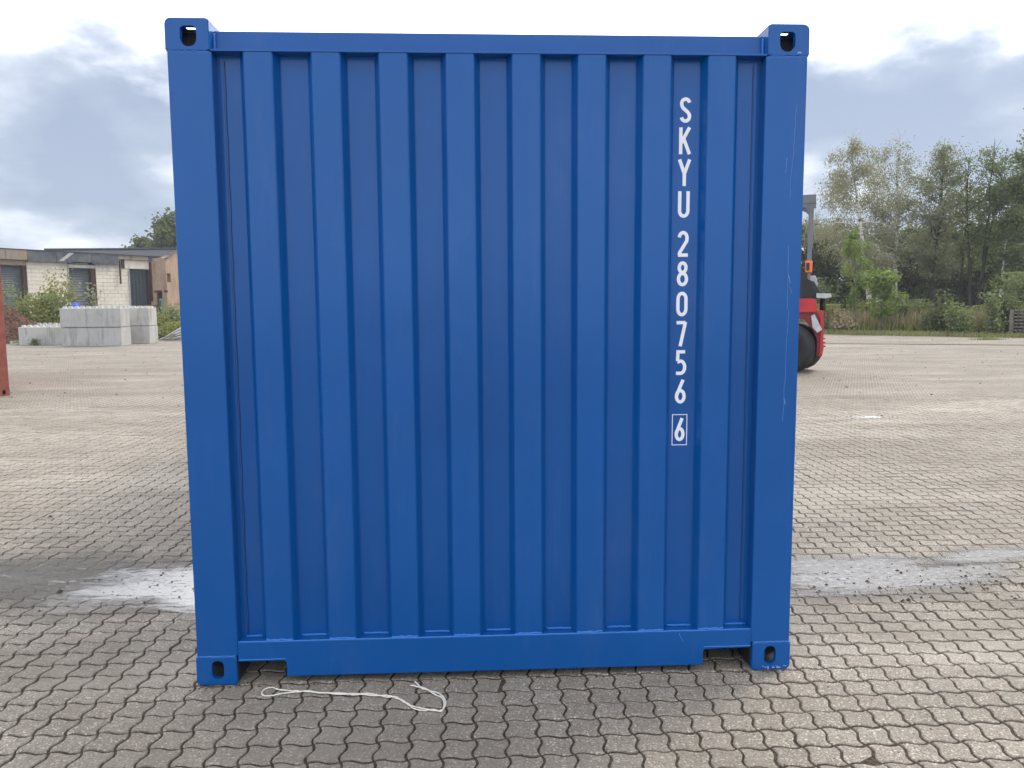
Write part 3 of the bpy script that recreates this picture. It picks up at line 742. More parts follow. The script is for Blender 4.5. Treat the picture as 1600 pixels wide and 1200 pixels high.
TG = 'trees along the right side of the yard'
def tree(name, base, h, spread, lean, trunk_r, leafm, barkm, nleaf, leaf, label, cat='tree', group=None, first=.35, droop=0., nb=14, sub=7, up=.6, stems=1, seed=1, top_sparse=.0, clump=.35, twigs=True):
    """tapered trunk with limbs, twigs ending in loose leaf clusters"""
    r = random.Random(seed); root = empty(name, base, label=label, cat=cat, group=group)
    if group == TG: h *= .885
    tb = MB(); tw = MB(); cl = []
    for sidx in range(stems):
        off = Vector((r.uniform(-1, 1), r.uniform(-1, 1), 0))*trunk_r*(1.2 if stems > 1 else 0)
        lv = Vector(lean)+(Vector((r.uniform(-1, 1), r.uniform(-1, 1), 0))*.10 if stems > 1 else Vector((0, 0, 0)))
        if stems > 1: lv = Vector(lean)+Vector((RT[0], RT[1], 0))*(sidx-(stems-1)/2)*.085+Vector((0, r.uniform(-.05, .05), 0))
        hh = h*r.uniform(.88, 1.0) if stems > 1 else h; K = 12; P = []
        wob = Vector((0, 0, 0))
        for i in range(K+1):
            t = i/K; wob += Vector((r.gauss(0, 1), r.gauss(0, 1), 0))*h*.0045; P.append(off+Vector((lv.x*hh*t, lv.y*hh*t, hh*t))+wob)
        tb.tube(P, [trunk_r*(1-t/K)**.8*.92+trunk_r*.06 for t in range(K+1)], 7)
        for bI in range(nb):
            t = first+(1-first)*((bI+r.random())/nb); p = P[min(int(t*K), K-1)].lerp(P[min(int(t*K)+1, K)], t*K-int(t*K) if t < 1 else 0)
            az = r.uniform(0, 2*math.pi); reach = spread*(math.sin(math.pi*min((t-first)/(1-first)*.80+.16, 1)))**.7*r.uniform(.65, 1.15)
            d = Vector((math.cos(az), math.sin(az), up*r.uniform(.5, 1.3))); Q = [p]; L_ = reach/ max(Vector((d.x, d.y, 0)).length, .3)
            cur = p.copy(); dd = d.normalized()
            for k in range(5):
                dd = (dd+Vector((r.gauss(0, .16), r.gauss(0, .16), r.gauss(0, .12)-droop*.16*k))).normalized(); cur = cur+dd*L_/5; Q.append(cur.copy())
            br = trunk_r*.34*(1-t*.6); tb.tube(Q, [br*(1-k/5.6) for k in range(6)], 5, cap=False)
            for s_ in range(sub):
                f = r.uniform(.25, 1.0); q = Q[min(int(f*5), 4)].lerp(Q[min(int(f*5)+1, 5)], f*5-int(f*5) if f < 1 else 0)
                d2 = Vector((r.gauss(0, 1), r.gauss(0, 1), r.gauss(.25, .6)-droop*.8)).normalized(); l2 = L_*r.uniform(.18, .42); c2 = q.copy(); T = [q]
                for k in range(3):
                    d2 = (d2+Vector((r.gauss(0, .2), r.gauss(0, .2), -droop*.55))).normalized(); c2 = c2+d2*l2/3; T.append(c2.copy())
                if twigs: tw.tube(T, [br*.28, br*.2, br*.13, br*.07], 3, cap=False)
                w_ = 1.0-top_sparse*((q.z/h)**3)
                if r.random() < w_: cl.append((T, l2, w_))
        if twigs:                             # bare shoots at the very top
            for k in range(int(10*top_sparse)+3):
                q = P[-1-r.randint(0, 2)]; d2 = Vector((r.gauss(0, .35), r.gauss(0, .35), 1)).normalized(); tw.tube([q, q+d2*h*.04, q+d2*h*.085+Vector((r.gauss(0, .1), 0, 0))], [.02, .013, .006], 3, cap=False)
    tr = tb.build('trunk', barkm, root)
    if twigs: tw.build('branches', barkm, root, kind='stuff')
    pts = []; per = max(1, nleaf//max(len(cl), 1))
    for T, l2, w_ in cl:
        n = max(1, int(per*w_*r.uniform(.4, 1.6)))
        for _ in range(n):
            f = r.uniform(.15, 1.15)*3; i = min(int(f), 2); p = T[i].lerp(T[i+1], f-i)
            g = clump*(.4+.6*r.random()); pts.append((p.x+r.gauss(0, g*.5), p.y+r.gauss(0, g*.5), max(.15, p.z+r.gauss(0, g*.45)-droop*abs(r.gauss(0, g*.8)))))
    leaf_mesh('crown', pts, leaf, leafm, root, droop=.55 if droop > .3 else None, aspect=.42 if droop > .3 else .6)
    return root
def bush(name, base, rx, ry, h, n, leaf, mat, label, cat='shrub', group=None, seed=0, stems=9, low=.0, sticks=True, lumps=7):
    r = random.Random(seed); root = empty(name, base, label=label, cat=cat, group=group); tb = MB(); pts = []
    blobs = []
    for _ in range(lumps): 
        a = r.uniform(0, 6.283); q = r.random()**.6; zz = r.uniform(.25, .92); k = (1-abs(zz-.45)*.8)
        blobs.append((math.cos(a)*rx*q*k*.8, math.sin(a)*ry*q*k*.8, h*zz, r.uniform(.16, .34)))
    for i in range(stems):
        B = r.choice(blobs); p0 = Vector((r.gauss(0, .12)*rx, r.gauss(0, .12)*ry, 0)); p2 = Vector(B[:3])*1.02; p1 = p0.lerp(p2, .5)+Vector((r.gauss(0, .05), r.gauss(0, .05), h*.06))
        tb.tube([p0, p1, p2], [.022*h**.5, .014*h**.5, .005], 4, cap=False)
    for _ in range(n):
        B = r.choice(blobs); s = B[3]
        x = B[0]+r.gauss(0, 1)*rx*s; y = B[1]+r.gauss(0, 1)*ry*s; z = B[2]+r.gauss(0, 1)*h*s*.62
        pts.append((x, y, min(max(.04+low, abs(z)), h*1.08)))
    tb.build('stems', M['bgrey'], root); leaf_mesh('foliage', pts, leaf, mat, root)
    return root

# ------------------------------------------------------------------ right: scrub and trees beyond the yard
def blades(name, poly_fn, n, hmin, hmax, wd, mat, label, bend=.35, cat='grass'):
    V = np.empty((n, 4, 3)); 
    for i in range(n):
        x, y = poly_fn(); h_ = random.uniform(hmin, hmax); a = random.uniform(0, 6.283); w_ = wd*random.uniform(.6, 1.3); l = h_*bend*random.random(); b2 = random.uniform(0, 6.283)
        dx, dy = math.cos(a)*w_, math.sin(a)*w_; ex, ey = math.cos(b2)*l, math.sin(b2)*l
        V[i] = [(x-dx, y-dy, -.02), (x+dx, y+dy, -.02), (x+dx*.7+ex*.4, y+dy*.7+ey*.4, h_*.55), (x+ex, y+ey, h_)]
    me = bpy.data.meshes.new(name); me.vertices.add(4*n); me.vertices.foreach_set('co', V.ravel()); me.loops.add(4*n); me.loops.foreach_set('vertex_index', np.arange(4*n)); me.polygons.add(n)
    me.polygons.foreach_set('loop_start', np.arange(0, 4*n, 4)); me.polygons.foreach_set('loop_total', np.full(n, 4)); me.update(calc_edges=True)
    at_ = me.attributes.new('tone', 'FLOAT', 'FACE'); at_.data.foreach_set('value', rng.uniform(0, 1, n))
    return link_mesh(name, me, mat, None, kind='stuff', label=label, cat=cat)
RE = [(9.5, 41.5), (15.8, 34.6), (17.6, 32.3), (19.4, 30.7), (21.2, 29.2), (23.4, 27.7), (27, 25.2), (31, 23.1)]
def right_strip(d0, d1):
    def fn():
        i = random.randrange(len(RE)-1); t = random.random(); x = RE[i][0]*(1-t)+RE[i+1][0]*t; y = RE[i][1]*(1-t)+RE[i+1][1]*t
        d = d0+(d1-d0)*random.random(); return x+d*.55+random.gauss(0, .12), y+d*.83+random.gauss(0, .12)
    return fn
# verge: soil bank that the scrub grows on
b = MB(); nq = len(RE)
b.add([(x-.15, y-.22, .006) for x, y in RE]+[(x+1.2, y+1.8, .05) for x, y in RE]+[(x+5, y+7, .18) for x, y in RE]+[(x+40, y+60, .3) for x, y in RE],
      [(r*nq+i, r*nq+i+1, (r+1)*nq+i+1, (r+1)*nq+i) for r in range(3) for i in range(nq-1)])
b.build('verge', M['soil'], kind='structure')
blades('grass', right_strip(-.3, 3.2), 26000, .06, .26, .018, M['lgrass'], 'short grass along the right edge of the yard')
blades('tall_grass', right_strip(2.0, 6.0), 24000, .45, 1.25, .02, M['ldry'], 'tall dry grass in front of the trees on the right', bend=.3)
blades('weeds', right_strip(1.5, 6.0), 13000, .15, .75, .03, M['lyel'], 'yellow green weeds between the verge and the trees on the right', bend=.6)
tuft_c = gnd(1545, 531)
def tuft_fn(): return tuft_c.x+random.gauss(0, .28), tuft_c.y+random.gauss(0, .10)
o = blades('grass_tuft', tuft_fn, 450, .03, .14, .012, M['lgrass'], 'isolated tuft of grass growing on the paving near the right verge', cat='grass tuft'); del o['kind']

TG = 'trees along the right side of the yard'
tree('birch_tree', at(1362, 44), 11.6, 2.9, (-.13, .01, 0), .17, M['lbirch'], M['bwhite'], 25000, .062, 'leaning white barked birch with drooping grey green leaves, nearest the forklift', group=TG, first=.26, droop=.75, nb=38, sub=11, up=.65, seed=33, clump=.5, top_sparse=.3)
tree('birch_tree', at(1366, 46), 11.7, 2.0, (.01, 0, 0), .14, M['lbirch'], M['bwhite'], 11000, .058, 'white barked birch just right of the leaning birch', group=TG, first=.32, droop=.55, nb=26, sub=10, up=.9, seed=5, clump=.5, top_sparse=.45)
tree('birch_tree', at(1394, 45), 11.9, 2.3, (.012, 0, 0), .16, M['lgrey'], M['bwhite'], 10000, .055, 'sparse birch with bare twigs at its top and a pale trunk, third from the forklift', group=TG, first=.34, droop=.2, nb=30, sub=11, up=1.1, seed=8, clump=.5, top_sparse=.75)
tree('oak_tree', at(1455, 44), 11.0, 2.6, (.015, 0, 0), .15, M['lgrey'], M['bdark'], 20000, .062, 'dark trunked tree with a full grey green crown, between the birches and the bare stems', group=TG, first=.26, droop=.05, nb=34, sub=13, up=.95, seed=11, clump=.5, top_sparse=.45)
tree('alder_tree', at(1524, 43), 11.2, 2.1, (.0, 0, 0), .11, M['lmid'], M['bdark'], 10500, .06, 'tree with three dark bare stems spreading from one foot and a thin crown', group=TG, first=.45, droop=0, nb=18, sub=8, up=1.2, stems=3, seed=14, clump=.45, top_sparse=.45)
tree('alder_tree', at(1503, 44.5), 8.8, 1.3, (-.01, 0, 0), .08, M['lmid'], M['bdark'], 3500, .075, 'thin dark stem just left of the three stemmed tree', group=TG, first=.45, nb=16, sub=7, up=1.1, seed=16, clump=.4, top_sparse=.3)
tree('poplar_tree', at(1606, 42), 13.4, 2.4, (0, 0, 0), .2, M['lmid'], M['bgrey'], 17000, .09, 'tall green leafy tree cut by the right edge of the picture', group=TG, first=.1, droop=0, nb=34, sub=11, up=.9, seed=18, clump=.5)
tree('birch_tree', at(1561, 42), 8.6, 1.6, (.02, 0, 0), .10, M['lmid'], M['bwhite'], 7000, .08, 'slim pale trunk with light green leaves, left of the tall tree at the edge', group=TG, first=.3, droop=.2, nb=22, sub=9, up=.9, seed=21, clump=.45)
tree('willow_tree', at(1665, 43), 11.5, 2.8, (0, 0, 0), .2, M['lmid'], M['bgrey'], 9000, .1, 'leafy tree beyond the right edge of the picture', group=TG, first=.15, nb=26, sub=10, seed=23, clump=.6)
# darker trees in the second row
BG = 'dark trees in the second row on the right'
for i, (px, D, h_, sp, mt, lab) in enumerate([
        (1205, 52, 7.6, 2.6, 'ldark', 'dark tree mostly hidden behind the right side of the container'), (1268, 51, 6.2, 2.6, 'ldark', 'low dark tree showing under the mast of the forklift'), (1302, 52, 6.2, 2.6, 'ldark', 'dense dark tree behind the left side of the leaning birch'),
        (1340, 53, 5.6, 2.6, 'ldark', 'dark tree between the two first birch trunks, behind them'), (1378, 54, 5.4, 2.6, 'ldark', 'dark tree filling the gap behind the third birch'), (1418, 52, 5.9, 2.6, 'ldark', 'dark tree behind the gap left of the dark trunked tree'),
        (1452, 53, 6.2, 2.7, 'ldark', 'dark tree right behind the dark trunk'), (1490, 52, 5.4, 2.6, 'lmid', 'green tree behind the thin dark stem'), (1532, 53, 6.0, 2.7, 'ldark', 'dark tree behind the three bare stems'),
        (1575, 51, 7.0, 2.6, 'lmid', 'green tree behind the slim pale trunk'), (1620, 52, 7.6, 2.8, 'ldark', 'dark tree behind the tall tree at the right edge')]):
    tree('background_tree', at(px, D), h_, sp, (0, 0, 0), .15, M[mt], M['bdark'], 9500, .13, lab, group=BG, first=.04, nb=24, sub=8, up=.45, seed=40+i, clump=.75, twigs=False)
SG = 'shrubs and saplings along the right verge'
tree('sapling', at(1337, 38.5), 4.9, 1.0, (-.02, 0, 0), .05, M['lbright'], M['bgrey'], 1900, .08, 'tall thin bright green sapling in front of the leaning birch', cat='sapling', group=SG, first=.2, nb=16, sub=6, up=1.0, seed=61, clump=.3)
tree('sapling', at(1376, 36.5), 2.7, 1.15, (.03, 0, 0), .045, M['lbright'], M['bgrey'], 3200, .075, 'bushy bright green sapling below the third birch', cat='sapling', group=SG, first=.22, nb=18, sub=7, up=.8, seed=62, clump=.3)
for i, (px, D, rx, h_, n, mt, lab) in enumerate([
        (1290, 38, .8, 1.3, 900, 'lyel', 'yellow green shrub next to the rear of the forklift'), (1318, 37.5, .7, 1.1, 700, 'ldry', 'brownish dry shrub left of the bushy sapling'), (1405, 37.5, .7, 1.7, 1500, 'lmid', 'mid green shrub just right of the bushy sapling'),
        (1466, 35.5, .75, 1.9, 1600, 'ldark', 'dark green shrub standing on the verge below the dark trunked tree'), (1497, 34.5, .75, 1.5, 1500, 'lmid', 'green shrub low on the verge left of the three stems'), (1436, 38, .9, 1.5, 1300, 'lmid', 'rounded green shrub behind the dry grass, left of the dark shrub'),
        (1548, 33.5, .55, 1.75, 900, 'lmid', 'slender shrub with a bent dark stem on the verge'), (1572, 34.2, .9, 1.7, 1900, 'ldark', 'dense shrub on the verge left of the pallets'), (1596, 35.5, 1.3, 2.6, 2200, 'lmid', 'tall shrub behind the pallets'), (1525, 37.5, .9, 1.2, 1300, 'lyel', 'yellow green shrub at the foot of the three stems'),
        (1350, 39.5, .9, 1.5, 1300, 'lyel', 'loose yellow green shrub at the foot of the leaning birch'), (1260, 42, 1.6, 2.6, 2600, 'lmid', 'green shrub seen behind the forklift')]):
    bush('shrub', at(px, D), rx, rx, h_, n, .07, M[mt], lab, group=SG, seed=80+i)

# pallets stacked at the right edge
M['palwood'] = simple('weathered_wood', (.27, .235, .19), .9, .3, 14, stretch=(1, 6, 6))
def pallet_stack():
    p0 = at(1603, 33.3)
    for k in range(8):
        o = empty('pallet', (p0.x, p0.y, k*.144), R_(-33)+random.gauss(0, .02), label=['lowest', 'second', 'third', 'fourth', 'fifth', 'sixth', 'seventh', 'topmost'][k]+' wooden pallet of the stack cut by the right edge', cat='pallet', group='pallets stacked at the right edge')
        for i in range(3):
            b = MB(); b.box(-.6, .6, -.4+i*.35, -.3+i*.35, .0, .02); b.build('bottom_board', M['palwood'], o)
        for i in range(3):
            for j in range(3): b = MB(); b.box(-.6+i*.53, -.46+i*.53, -.4+j*.35, -.3+j*.35, .021, .1); b.build('spacer_block', M['palwood'], o)
        for i in range(7):
            b = MB(); b.box(-.6+i*.183, -.5+i*.183, -.4, .4, .122, .142); b.build('deck_board', M['palwood'], o)
        for j in range(3): b = MB(); b.box(-.6, .6, -.4+j*.35, -.3+j*.35, .101, .121); b.build('stringer_board', M['palwood'], o)
pallet_stack()

# ------------------------------------------------------------------ the red forklift
M['red'] = simple('red_machine_paint', (.52, .022, .03), .4, .12, 7)
M['darkred'] = simple('dark_red_paint', (.22, .012, .02), .5, .15, 7)
M['black'] = simple('black_plastic', (.016, .017, .02), .5, .15, 10)
M['tyre'] = simple('tyre_rubber', (.02, .02, .021), .75, .2, 30)
M['grey'] = simple('grey_machine_paint', (.15, .165, .18), .5, .12, 6)
M['lgreyp'] = simple('light_grey_sheet', (.52, .53, .53), .5, .15, 6)
def amber():
    t = NT('amber_lens'); t.set((.85, .16, .01), .2, 0, .6); return t.m
M['amber'] = amber()
def forklift():
    B = gnd(1265, 583); vx = Vector((RT[0], RT[1], 0)).normalized(); los = Vector((B.x-CAM[0], B.y-CAM[1], 0)).normalized(); vx = Vector((los.y, -los.x, 0))
    rz = math.atan2(vx.y, vx.x); S = 1/ (FPX/((B-Vector(CAM.tolist())).dot(Vector(FW.tolist()))))
    root = empty('forklift', B, rz, label='red forklift truck half hidden behind the right side of the blue container', cat='forklift')
    def X(px): return (px-1265)*S*.99
    def Z(py): return (583-py)*S
    def poly(name, pts, y0, y1, mat, par=root, bev=.012):
        b = MB(); b.prism([(X(a-(583-c)*.040), Z(c)) for a, c in pts], y0, y1); o = b.build(name, mat, par)
        if bev: md = o.modifiers.new('edge', 'BEVEL'); md.width = bev; md.segments = 2; md.limit_method = 'ANGLE'
        return o
    # chassis and counterweight
    poly('body', [(1040, 560), (1040, 500), (1120, 470), (1236, 468), (1236, 500), (1228, 520), (1222, 560)], .12, 1.15, M['red'])
    poly('fender', [(1225, 489), (1227, 472), (1232, 467), (1272, 467), (1276, 471), (1277, 488)], -.02, .42, M['red'])
    poly('arch_plate', [(1225, 489), (1277, 489), (1281, 500), (1281, 557), (1275, 557), (1276, 530), (1268, 512), (1258, 500), (1246, 496), (1232, 500)], .03, .42, M['darkred'])
    poly('counterweight', [(1277, 485), (1286, 486), (1286, 525), (1284, 556), (1279, 556), (1281, 530), (1281, 500)], .0, 1.2, M['red'])
    poly('mud_flap', [(1268, 494), (1273, 491), (1277, 500), (1284, 515), (1277, 520), (1270, 512)], -.035, -.015, M['lgreyp'], bev=.003)
    for k in range(3): poly('tow_hook', [(1285, 529+6*k), (1289, 529+6*k), (1289, 531+6*k), (1285, 531+6*k)], .3, .5, M['red'], bev=0)
    # engine hood, ballast
    poly('hood', [(1150, 467), (1150, 425), (1236, 418), (1252, 420), (1258, 428), (1264, 437), (1273, 441), (1277, 449), (1284, 459), (1294, 467)], .02, 1.1, M['black'])
    poly('hood_side', [(1256, 437), (1263, 438), (1270, 449), (1281, 466), (1257, 466)], .004, .018, M['tyre'], bev=0)
    poly('air_box', [(1264, 431), (1275, 431), (1277, 436), (1279, 448), (1264, 448)], .5, .9, M['lgreyp'])
    poly('rear_step', [(1276, 459), (1297, 460), (1298, 465), (1290, 467), (1276, 466)], -.05, .0, M['lgreyp'], bev=.004)
    b = MB(); b.tube([(X(1281), .3, Z(486)), (X(1281), .3, Z(468))], .06, 12); b.build('exhaust', M['black'], root)
    # cab frame: posts, top bar, brace
    for yy in (.08, .95):
        poly('rear_post', [(1262, 412), (1269, 412), (1274, 322), (1266.5, 322)], yy, yy+.1, M['grey'])
        poly('roof_rail', [(1130, 308), (1277, 308), (1277, 322), (1130, 322)], yy, yy+.1, M['grey'])
        poly('corner_brace', [(1250, 322), (1266, 322), (1266, 333), (1262, 328), (1256, 325)], yy+.01, yy+.09, M['grey'], bev=0)
        poly('front_post', [(1136, 470), (1144, 470), (1144, 322), (1136, 322)], yy, yy+.1, M['grey'])
    for k in range(7): poly('roof_bar', [(1145+18*k, 310), (1149+18*k, 310), (1149+18*k, 320), (1145+18*k, 320)], .18, .95, M['grey'], bev=0)
    poly('seat', [(1185, 424), (1185, 405), (1215, 405), (1222, 372), (1230, 372), (1226, 410), (1224, 420)], .35, .85, M['black'])
    # beacon
    bc = poly('beacon', [(1260, 409.5), (1271, 409.5), (1270, 427), (1260, 427)], -.04, .10, M['amber'])
    poly('beacon_housing', [(1261.5, 412.5), (1266.5, 412.5), (1266, 424), (1261.5, 424)], -.06, -.042, M['black'], bc, bev=.004)
    poly('beacon_bracket', [(1263, 427), (1268, 427), (1267, 438), (1264, 438)], .0, .05, M['grey'], bev=0)
    # wheels
    def wheel(px, y, rad, wd, steer, name='wheel'):
        w_ = empty(name, (X(px), y, rad), steer); w_.parent = root
        prof = [(rad*.52, -wd/2+.01), (rad*.86, -wd/2), (rad*.96, -wd/2+.03), (rad, -wd/2+.07), (rad, wd/2-.07), (rad*.96, wd/2-.03), (rad*.86, wd/2), (rad*.52, wd/2-.01)]
        n = 40; v = []; f = []
        for i in range(n):
            a = 2*math.pi*i/n
            for r_, yy in prof:
                q = r_*(1 - (.02 if (i % 2 and r_ > rad*.97) else 0)); v.append((math.cos(a)*q, yy, math.sin(a)*q))
        K = len(prof)
        for i in range(n):
            for k in range(K): f.append((i*K+k, ((i+1) % n)*K+k, ((i+1) % n)*K+(k+1) % K, i*K+(k+1) % K))
        b = MB(); b.add(v, f, True); b.build('tyre', M['tyre'], w_)
        b = MB(); b.tube([(0, -wd/2+.05, 0), (0, wd/2-.05, 0)], rad*.53, 24, smooth=False); b.tube([(0, -wd/2-.0, 0), (0, -wd/2+.06, 0)], rad*.2, 12, smooth=False); b.build('rim', M['tyre'] if rad < .53 else M['grey'], w_)
        return w_
    wheel(1237.5, .16, .515, .30, R_(-34)); wheel(1248, 1.0, .535, .34, R_(-32)); wheel(1090, .08, .56, .4, 0); wheel(1090, 1.1, .56, .4, 0)
    # mast and forks, behind the container
    for yy in (.3, .9):
        poly('mast_rail', [(1030, 575), (1040, 575), (1040, 330), (1030, 330)], yy, yy+.12, M['black'])
        poly('fork', [(955, 574), (1029, 571), (1029, 576), (955, 577)], yy, yy+.12, M['black'], bev=0); poly('fork_shank', [(1025, 570.5), (1025, 500), (1029, 500), (1029, 570.5)], yy, yy+.12, M['black'], bev=0)
forklift()

# ------------------------------------------------------------------ left: concrete blocks
def conc():
    t = NT('cast_concrete'); oi = t.n('ShaderNodeObjectInfo'); n = t.noise(1.6, 6, .65); n2 = t.noise(1.5, 5, .7, stretch=(3.5, 3.5, .5))
    c = t.mix(oi.outputs['Random'], (.40, .395, .38), (.48, .47, .445)); c = t.mix(t.ramp(n, .42, .7, 0, .4), c, (.25, .245, .225)); c = t.mix(t.ramp(n2, .50, .66, 0, .55), c, (.20, .19, .165)); c = t.mix(t.ramp(t.noise(25, 3), .6, .75, 0, .3), c, (.2, .2, .18))
    t.bump(t.noise(22, 5, .7), .35, .02); return t.set(c, .85, 0, .3)
M['conc'] = conc()
def block_mesh(L, D=.75, Hh=.735):
    b = MB(); b.box(0, L, 0, D, 0, Hh-.012, .015)
    n = max(2, int(round(L/.245)))
    for i in range(n):
        for j in range(2):
            cx, cy = (i+.5)*L/n, (j+.5)*D/2; s = .085
            b.add([(cx-s, cy-s, Hh-.013), (cx+s, cy-s, Hh-.013), (cx+s, cy+s, Hh-.013), (cx-s, cy+s, Hh-.013), (cx-s*.45, cy-s*.45, Hh+.075), (cx+s*.45, cy-s*.45, Hh+.075), (cx+s*.45, cy+s*.45, Hh+.075), (cx-s*.45, cy+s*.45, Hh+.075)],
                  [(0, 1, 5, 4), (1, 2, 6, 5), (2, 3, 7, 6), (3, 0, 4, 7), (4, 5, 6, 7)])
    return b
def blk(pxr, depth, L, lab, z=0, rz=None, D=.75, dx=0):
    p = at(pxr, depth); vx = Vector((RT[0], RT[1], 0)).normalized(); o = block_mesh(L, D).build('concrete_block', M['conc'], None, label=lab, cat='concrete block', group='stackable concrete blocks on the left')
    o.location = (p.x-vx.x*(L-dx), p.y-vx.y*(L-dx), z); o.rotation_euler = (0, 0, math.atan2(vx.y, vx.x)+(rz or 0)); return o
blk(188, 30.0, 2.32, 'large studded concrete block, lower one of the front stack'); blk(187.5, 29.95, 2.34, 'large studded concrete block, upper one of the front stack', z=.74, rz=.006)
blk(232.5, 31.7, 2.32, 'concrete block at the bottom of the stack behind the front one', rz=-.01); blk(231.5, 31.65, 2.32, 'concrete block stained green at its end, on top of the rear stack', z=.74, rz=.01)
blk(95, 30.9, 1.75, 'single low studded concrete block left of the front stack', rz=.02)
blk(112, 34.8, 2.2, 'studded concrete block in the row further back, at its right end'); blk(112, 34.8, 2.2, 'studded concrete block in the row further back, left of the mound of soil', dx=-2.25)
b = MB(); b.box(0, 2.0, 0, .3, 0, .14, .01); o = b.build('kerb_stone', M['conc'], label='low pale kerb stone in front of the mound of soil', cat='kerb stone'); p = at(12, 31.5); o.location = p
# mound of soil
def mound():
    n = 44; v = []; f = []
    for i in range(n+1):
        for j in range(n+1):
            x = (i/n-.5)*5.4; y = (j/n-.5)*3.4; r_ = math.hypot(x/2.7, y/1.7); h_ = max(0, 1-r_**1.7)*1.28
            h_ *= 1+.25*math.sin(x*2.3+1)*math.cos(y*1.9); h_ += random.uniform(-.06, .07)*(h_ > .02); v.append((x, y, h_-.01))
    for i in range(n):
        for j in range(n): a = i*(n+1)+j; f.append((a, a+n+1, a+n+2, a+1))
    me = bpy.data.meshes.new('soil_mound'); me.from_pydata(v, [], f); me.update()
    t = NT('brown_soil'); nn = t.noise(9, 6, .75); t.bump(nn, .8, .06); c = t.mix(t.ramp(nn, .35, .68), (.045, .025, .017), (.16, .095, .068)); t.set(c, .95, 0, .1)
    o = link_mesh('soil_mound', me, t.m, None, label='heap of red brown soil between the rust red container and the concrete blocks', cat='soil heap'); p = at(0, 33.6); o.location = p; o.rotation_euler = (0, 0, -.05)
mound()
sheet('dirt_yard', [(-60, 31.2), (-40, 32.7), (-19, 34.2), (-12.5, 33.7), (-7, 40), (-6, 90), (-80, 90)], .004, simple('bare_dirt', (.22, .185, .14), .95, .3, 2), kind='structure')

# weeds and debris round the blocks
LG = 'weeds between the soil heap and the garages'
for i, (px, D, rx, h_, n, mt, lab) in enumerate([
        (58, 36.6, 1.2, 1.9, 1500, 'lyel', 'yellow green weeds directly right of the soil heap'), (78, 37.2, 1.3, 2.0, 1900, 'lmid', 'low green weeds in front of the block wall between two roller doors'), (98, 38, .95, 3.2, 900, 'lyel', 'tall thin weeds reaching up beside the second roller door'),
        (82, 38.5, 1.0, 3.2, 620, 'ldry', 'sparse dry stalks rising above the green weeds'), (24, 38.0, 1.1, 2.6, 620, 'lmid', 'thin pale weed in front of the left roller door'), (146, 38.5, .5, 2.5, 280, 'lgrey', 'single arching weed in front of the second roller door')]):
    bush('weed', at(px, D), rx, rx*.6, h_, n, .075, M[mt], lab, cat='weed', group=LG, seed=120+i, lumps=10, stems=14)
for i, (px, D, rx, h_, n, mt, lab) in enumerate([
        (249, 36, .6, 1.35, 1100, 'lyel', 'yellow green weeds right of the rear block stack'), (271, 37, 1.0, 1.5, 1500, 'lmid', 'green weeds beside the white crates, next to the container edge'), (262, 35.2, 1.2, .75, 1500, 'lyel', 'low pale grass behind the steel frames')]):
    bush('weed', at(px, D), rx, rx*.6, h_, n, .06, M[mt], lab, cat='weed', group='weeds right of the concrete blocks', seed=140+i)
for i, (px, D, rx, h_, n, lab) in enumerate([(52, 30.7, .35, .25, 260, 'small weed at the foot of the single low block'), (33, 31.1, .5, .22, 260, 'small weed beside the low kerb stone')]):
    bush('weed', at(px, D), rx, rx*.4, h_, n, .035, M['lmid'], lab, cat='weed', seed=150+i, group='small weeds at the foot of the blocks')
M['bluet'] = simple('blue_tarpaulin', (.05, .09, .55), .5, .2, 9)
def tarp():
    v = [(0, 0, .55)]; f = []; n = 16
    for k in range(1, 5):
        for i in range(n):
            a = 2*math.pi*i/n; r_ = k/4; v.append((math.cos(a)*.38*r_*(1+.1*math.sin(3*a)), math.sin(a)*.3*r_, .55*(1-r_**2.2)+random.uniform(-.03, .03)))
    f = [(0, 1+i, 1+(i+1) % n) for i in range(n)]+[(1+k*n+i, 1+(k+1)*n+i, 1+(k+1)*n+(i+1) % n, 1+k*n+(i+1) % n) for k in range(3) for i in range(n)]
    b = MB(); b.add(v, f); b.add([(-.4, -.3, -1.4), (.4, -.3, -1.4), (.4, .3, -1.4), (-.4, .3, -1.4), (-.38, -.28, .02), (.38, -.28, .02), (.38, .28, .02), (-.38, .28, .02)], [(0, 1, 5, 4), (1, 2, 6, 5), (2, 3, 7, 6), (3, 0, 4, 7)])
    o = b.build('tarpaulin', M['bluet'], label='rounded blue tarpaulin cover showing above the front concrete block', cat='tarpaulin'); p = at(118.5, 36.3); o.location = (p.x, p.y, 1.18)
tarp()
for k, (px0, px1, z) in enumerate(((247, 292, .28), (250, 296, .55), (262, 300, .10))):
    p, q = at(px0, 34.0, .06), at(px1, 34.3-.5*k, .25+z); b = MB(); b.tube([p, q], .045, 6)
    b.tube([at(px0+8, 34.4, .05), at(px1, 34.6-.5*k, z+.12)], .04, 6); b.build('steel_profile', M['lgreyp'], label=['lowest', 'longest', 'rightmost'][k]+' of the grey steel profiles lying right of the concrete blocks', cat='steel bar', group='steel profiles right of the blocks')
for k in range(3):
    o = empty('crate', at(262+10*k, 40), math.atan2(RT[1], RT[0]), label=['left', 'middle', 'right'][k]+' white plastic crate in the weeds beyond the steel profiles', cat='crate', group='white crates in the weeds')
    b = MB(); b.box(0, .3, 0, .5, 0, 1.2); b.build('bin', M['chrome'], o)
    for j in range(4): b = MB(); b.box(-.01, .31, -.02, -.001, .1+.27*j, .22+.27*j); b.build('rib', M['white'], o)

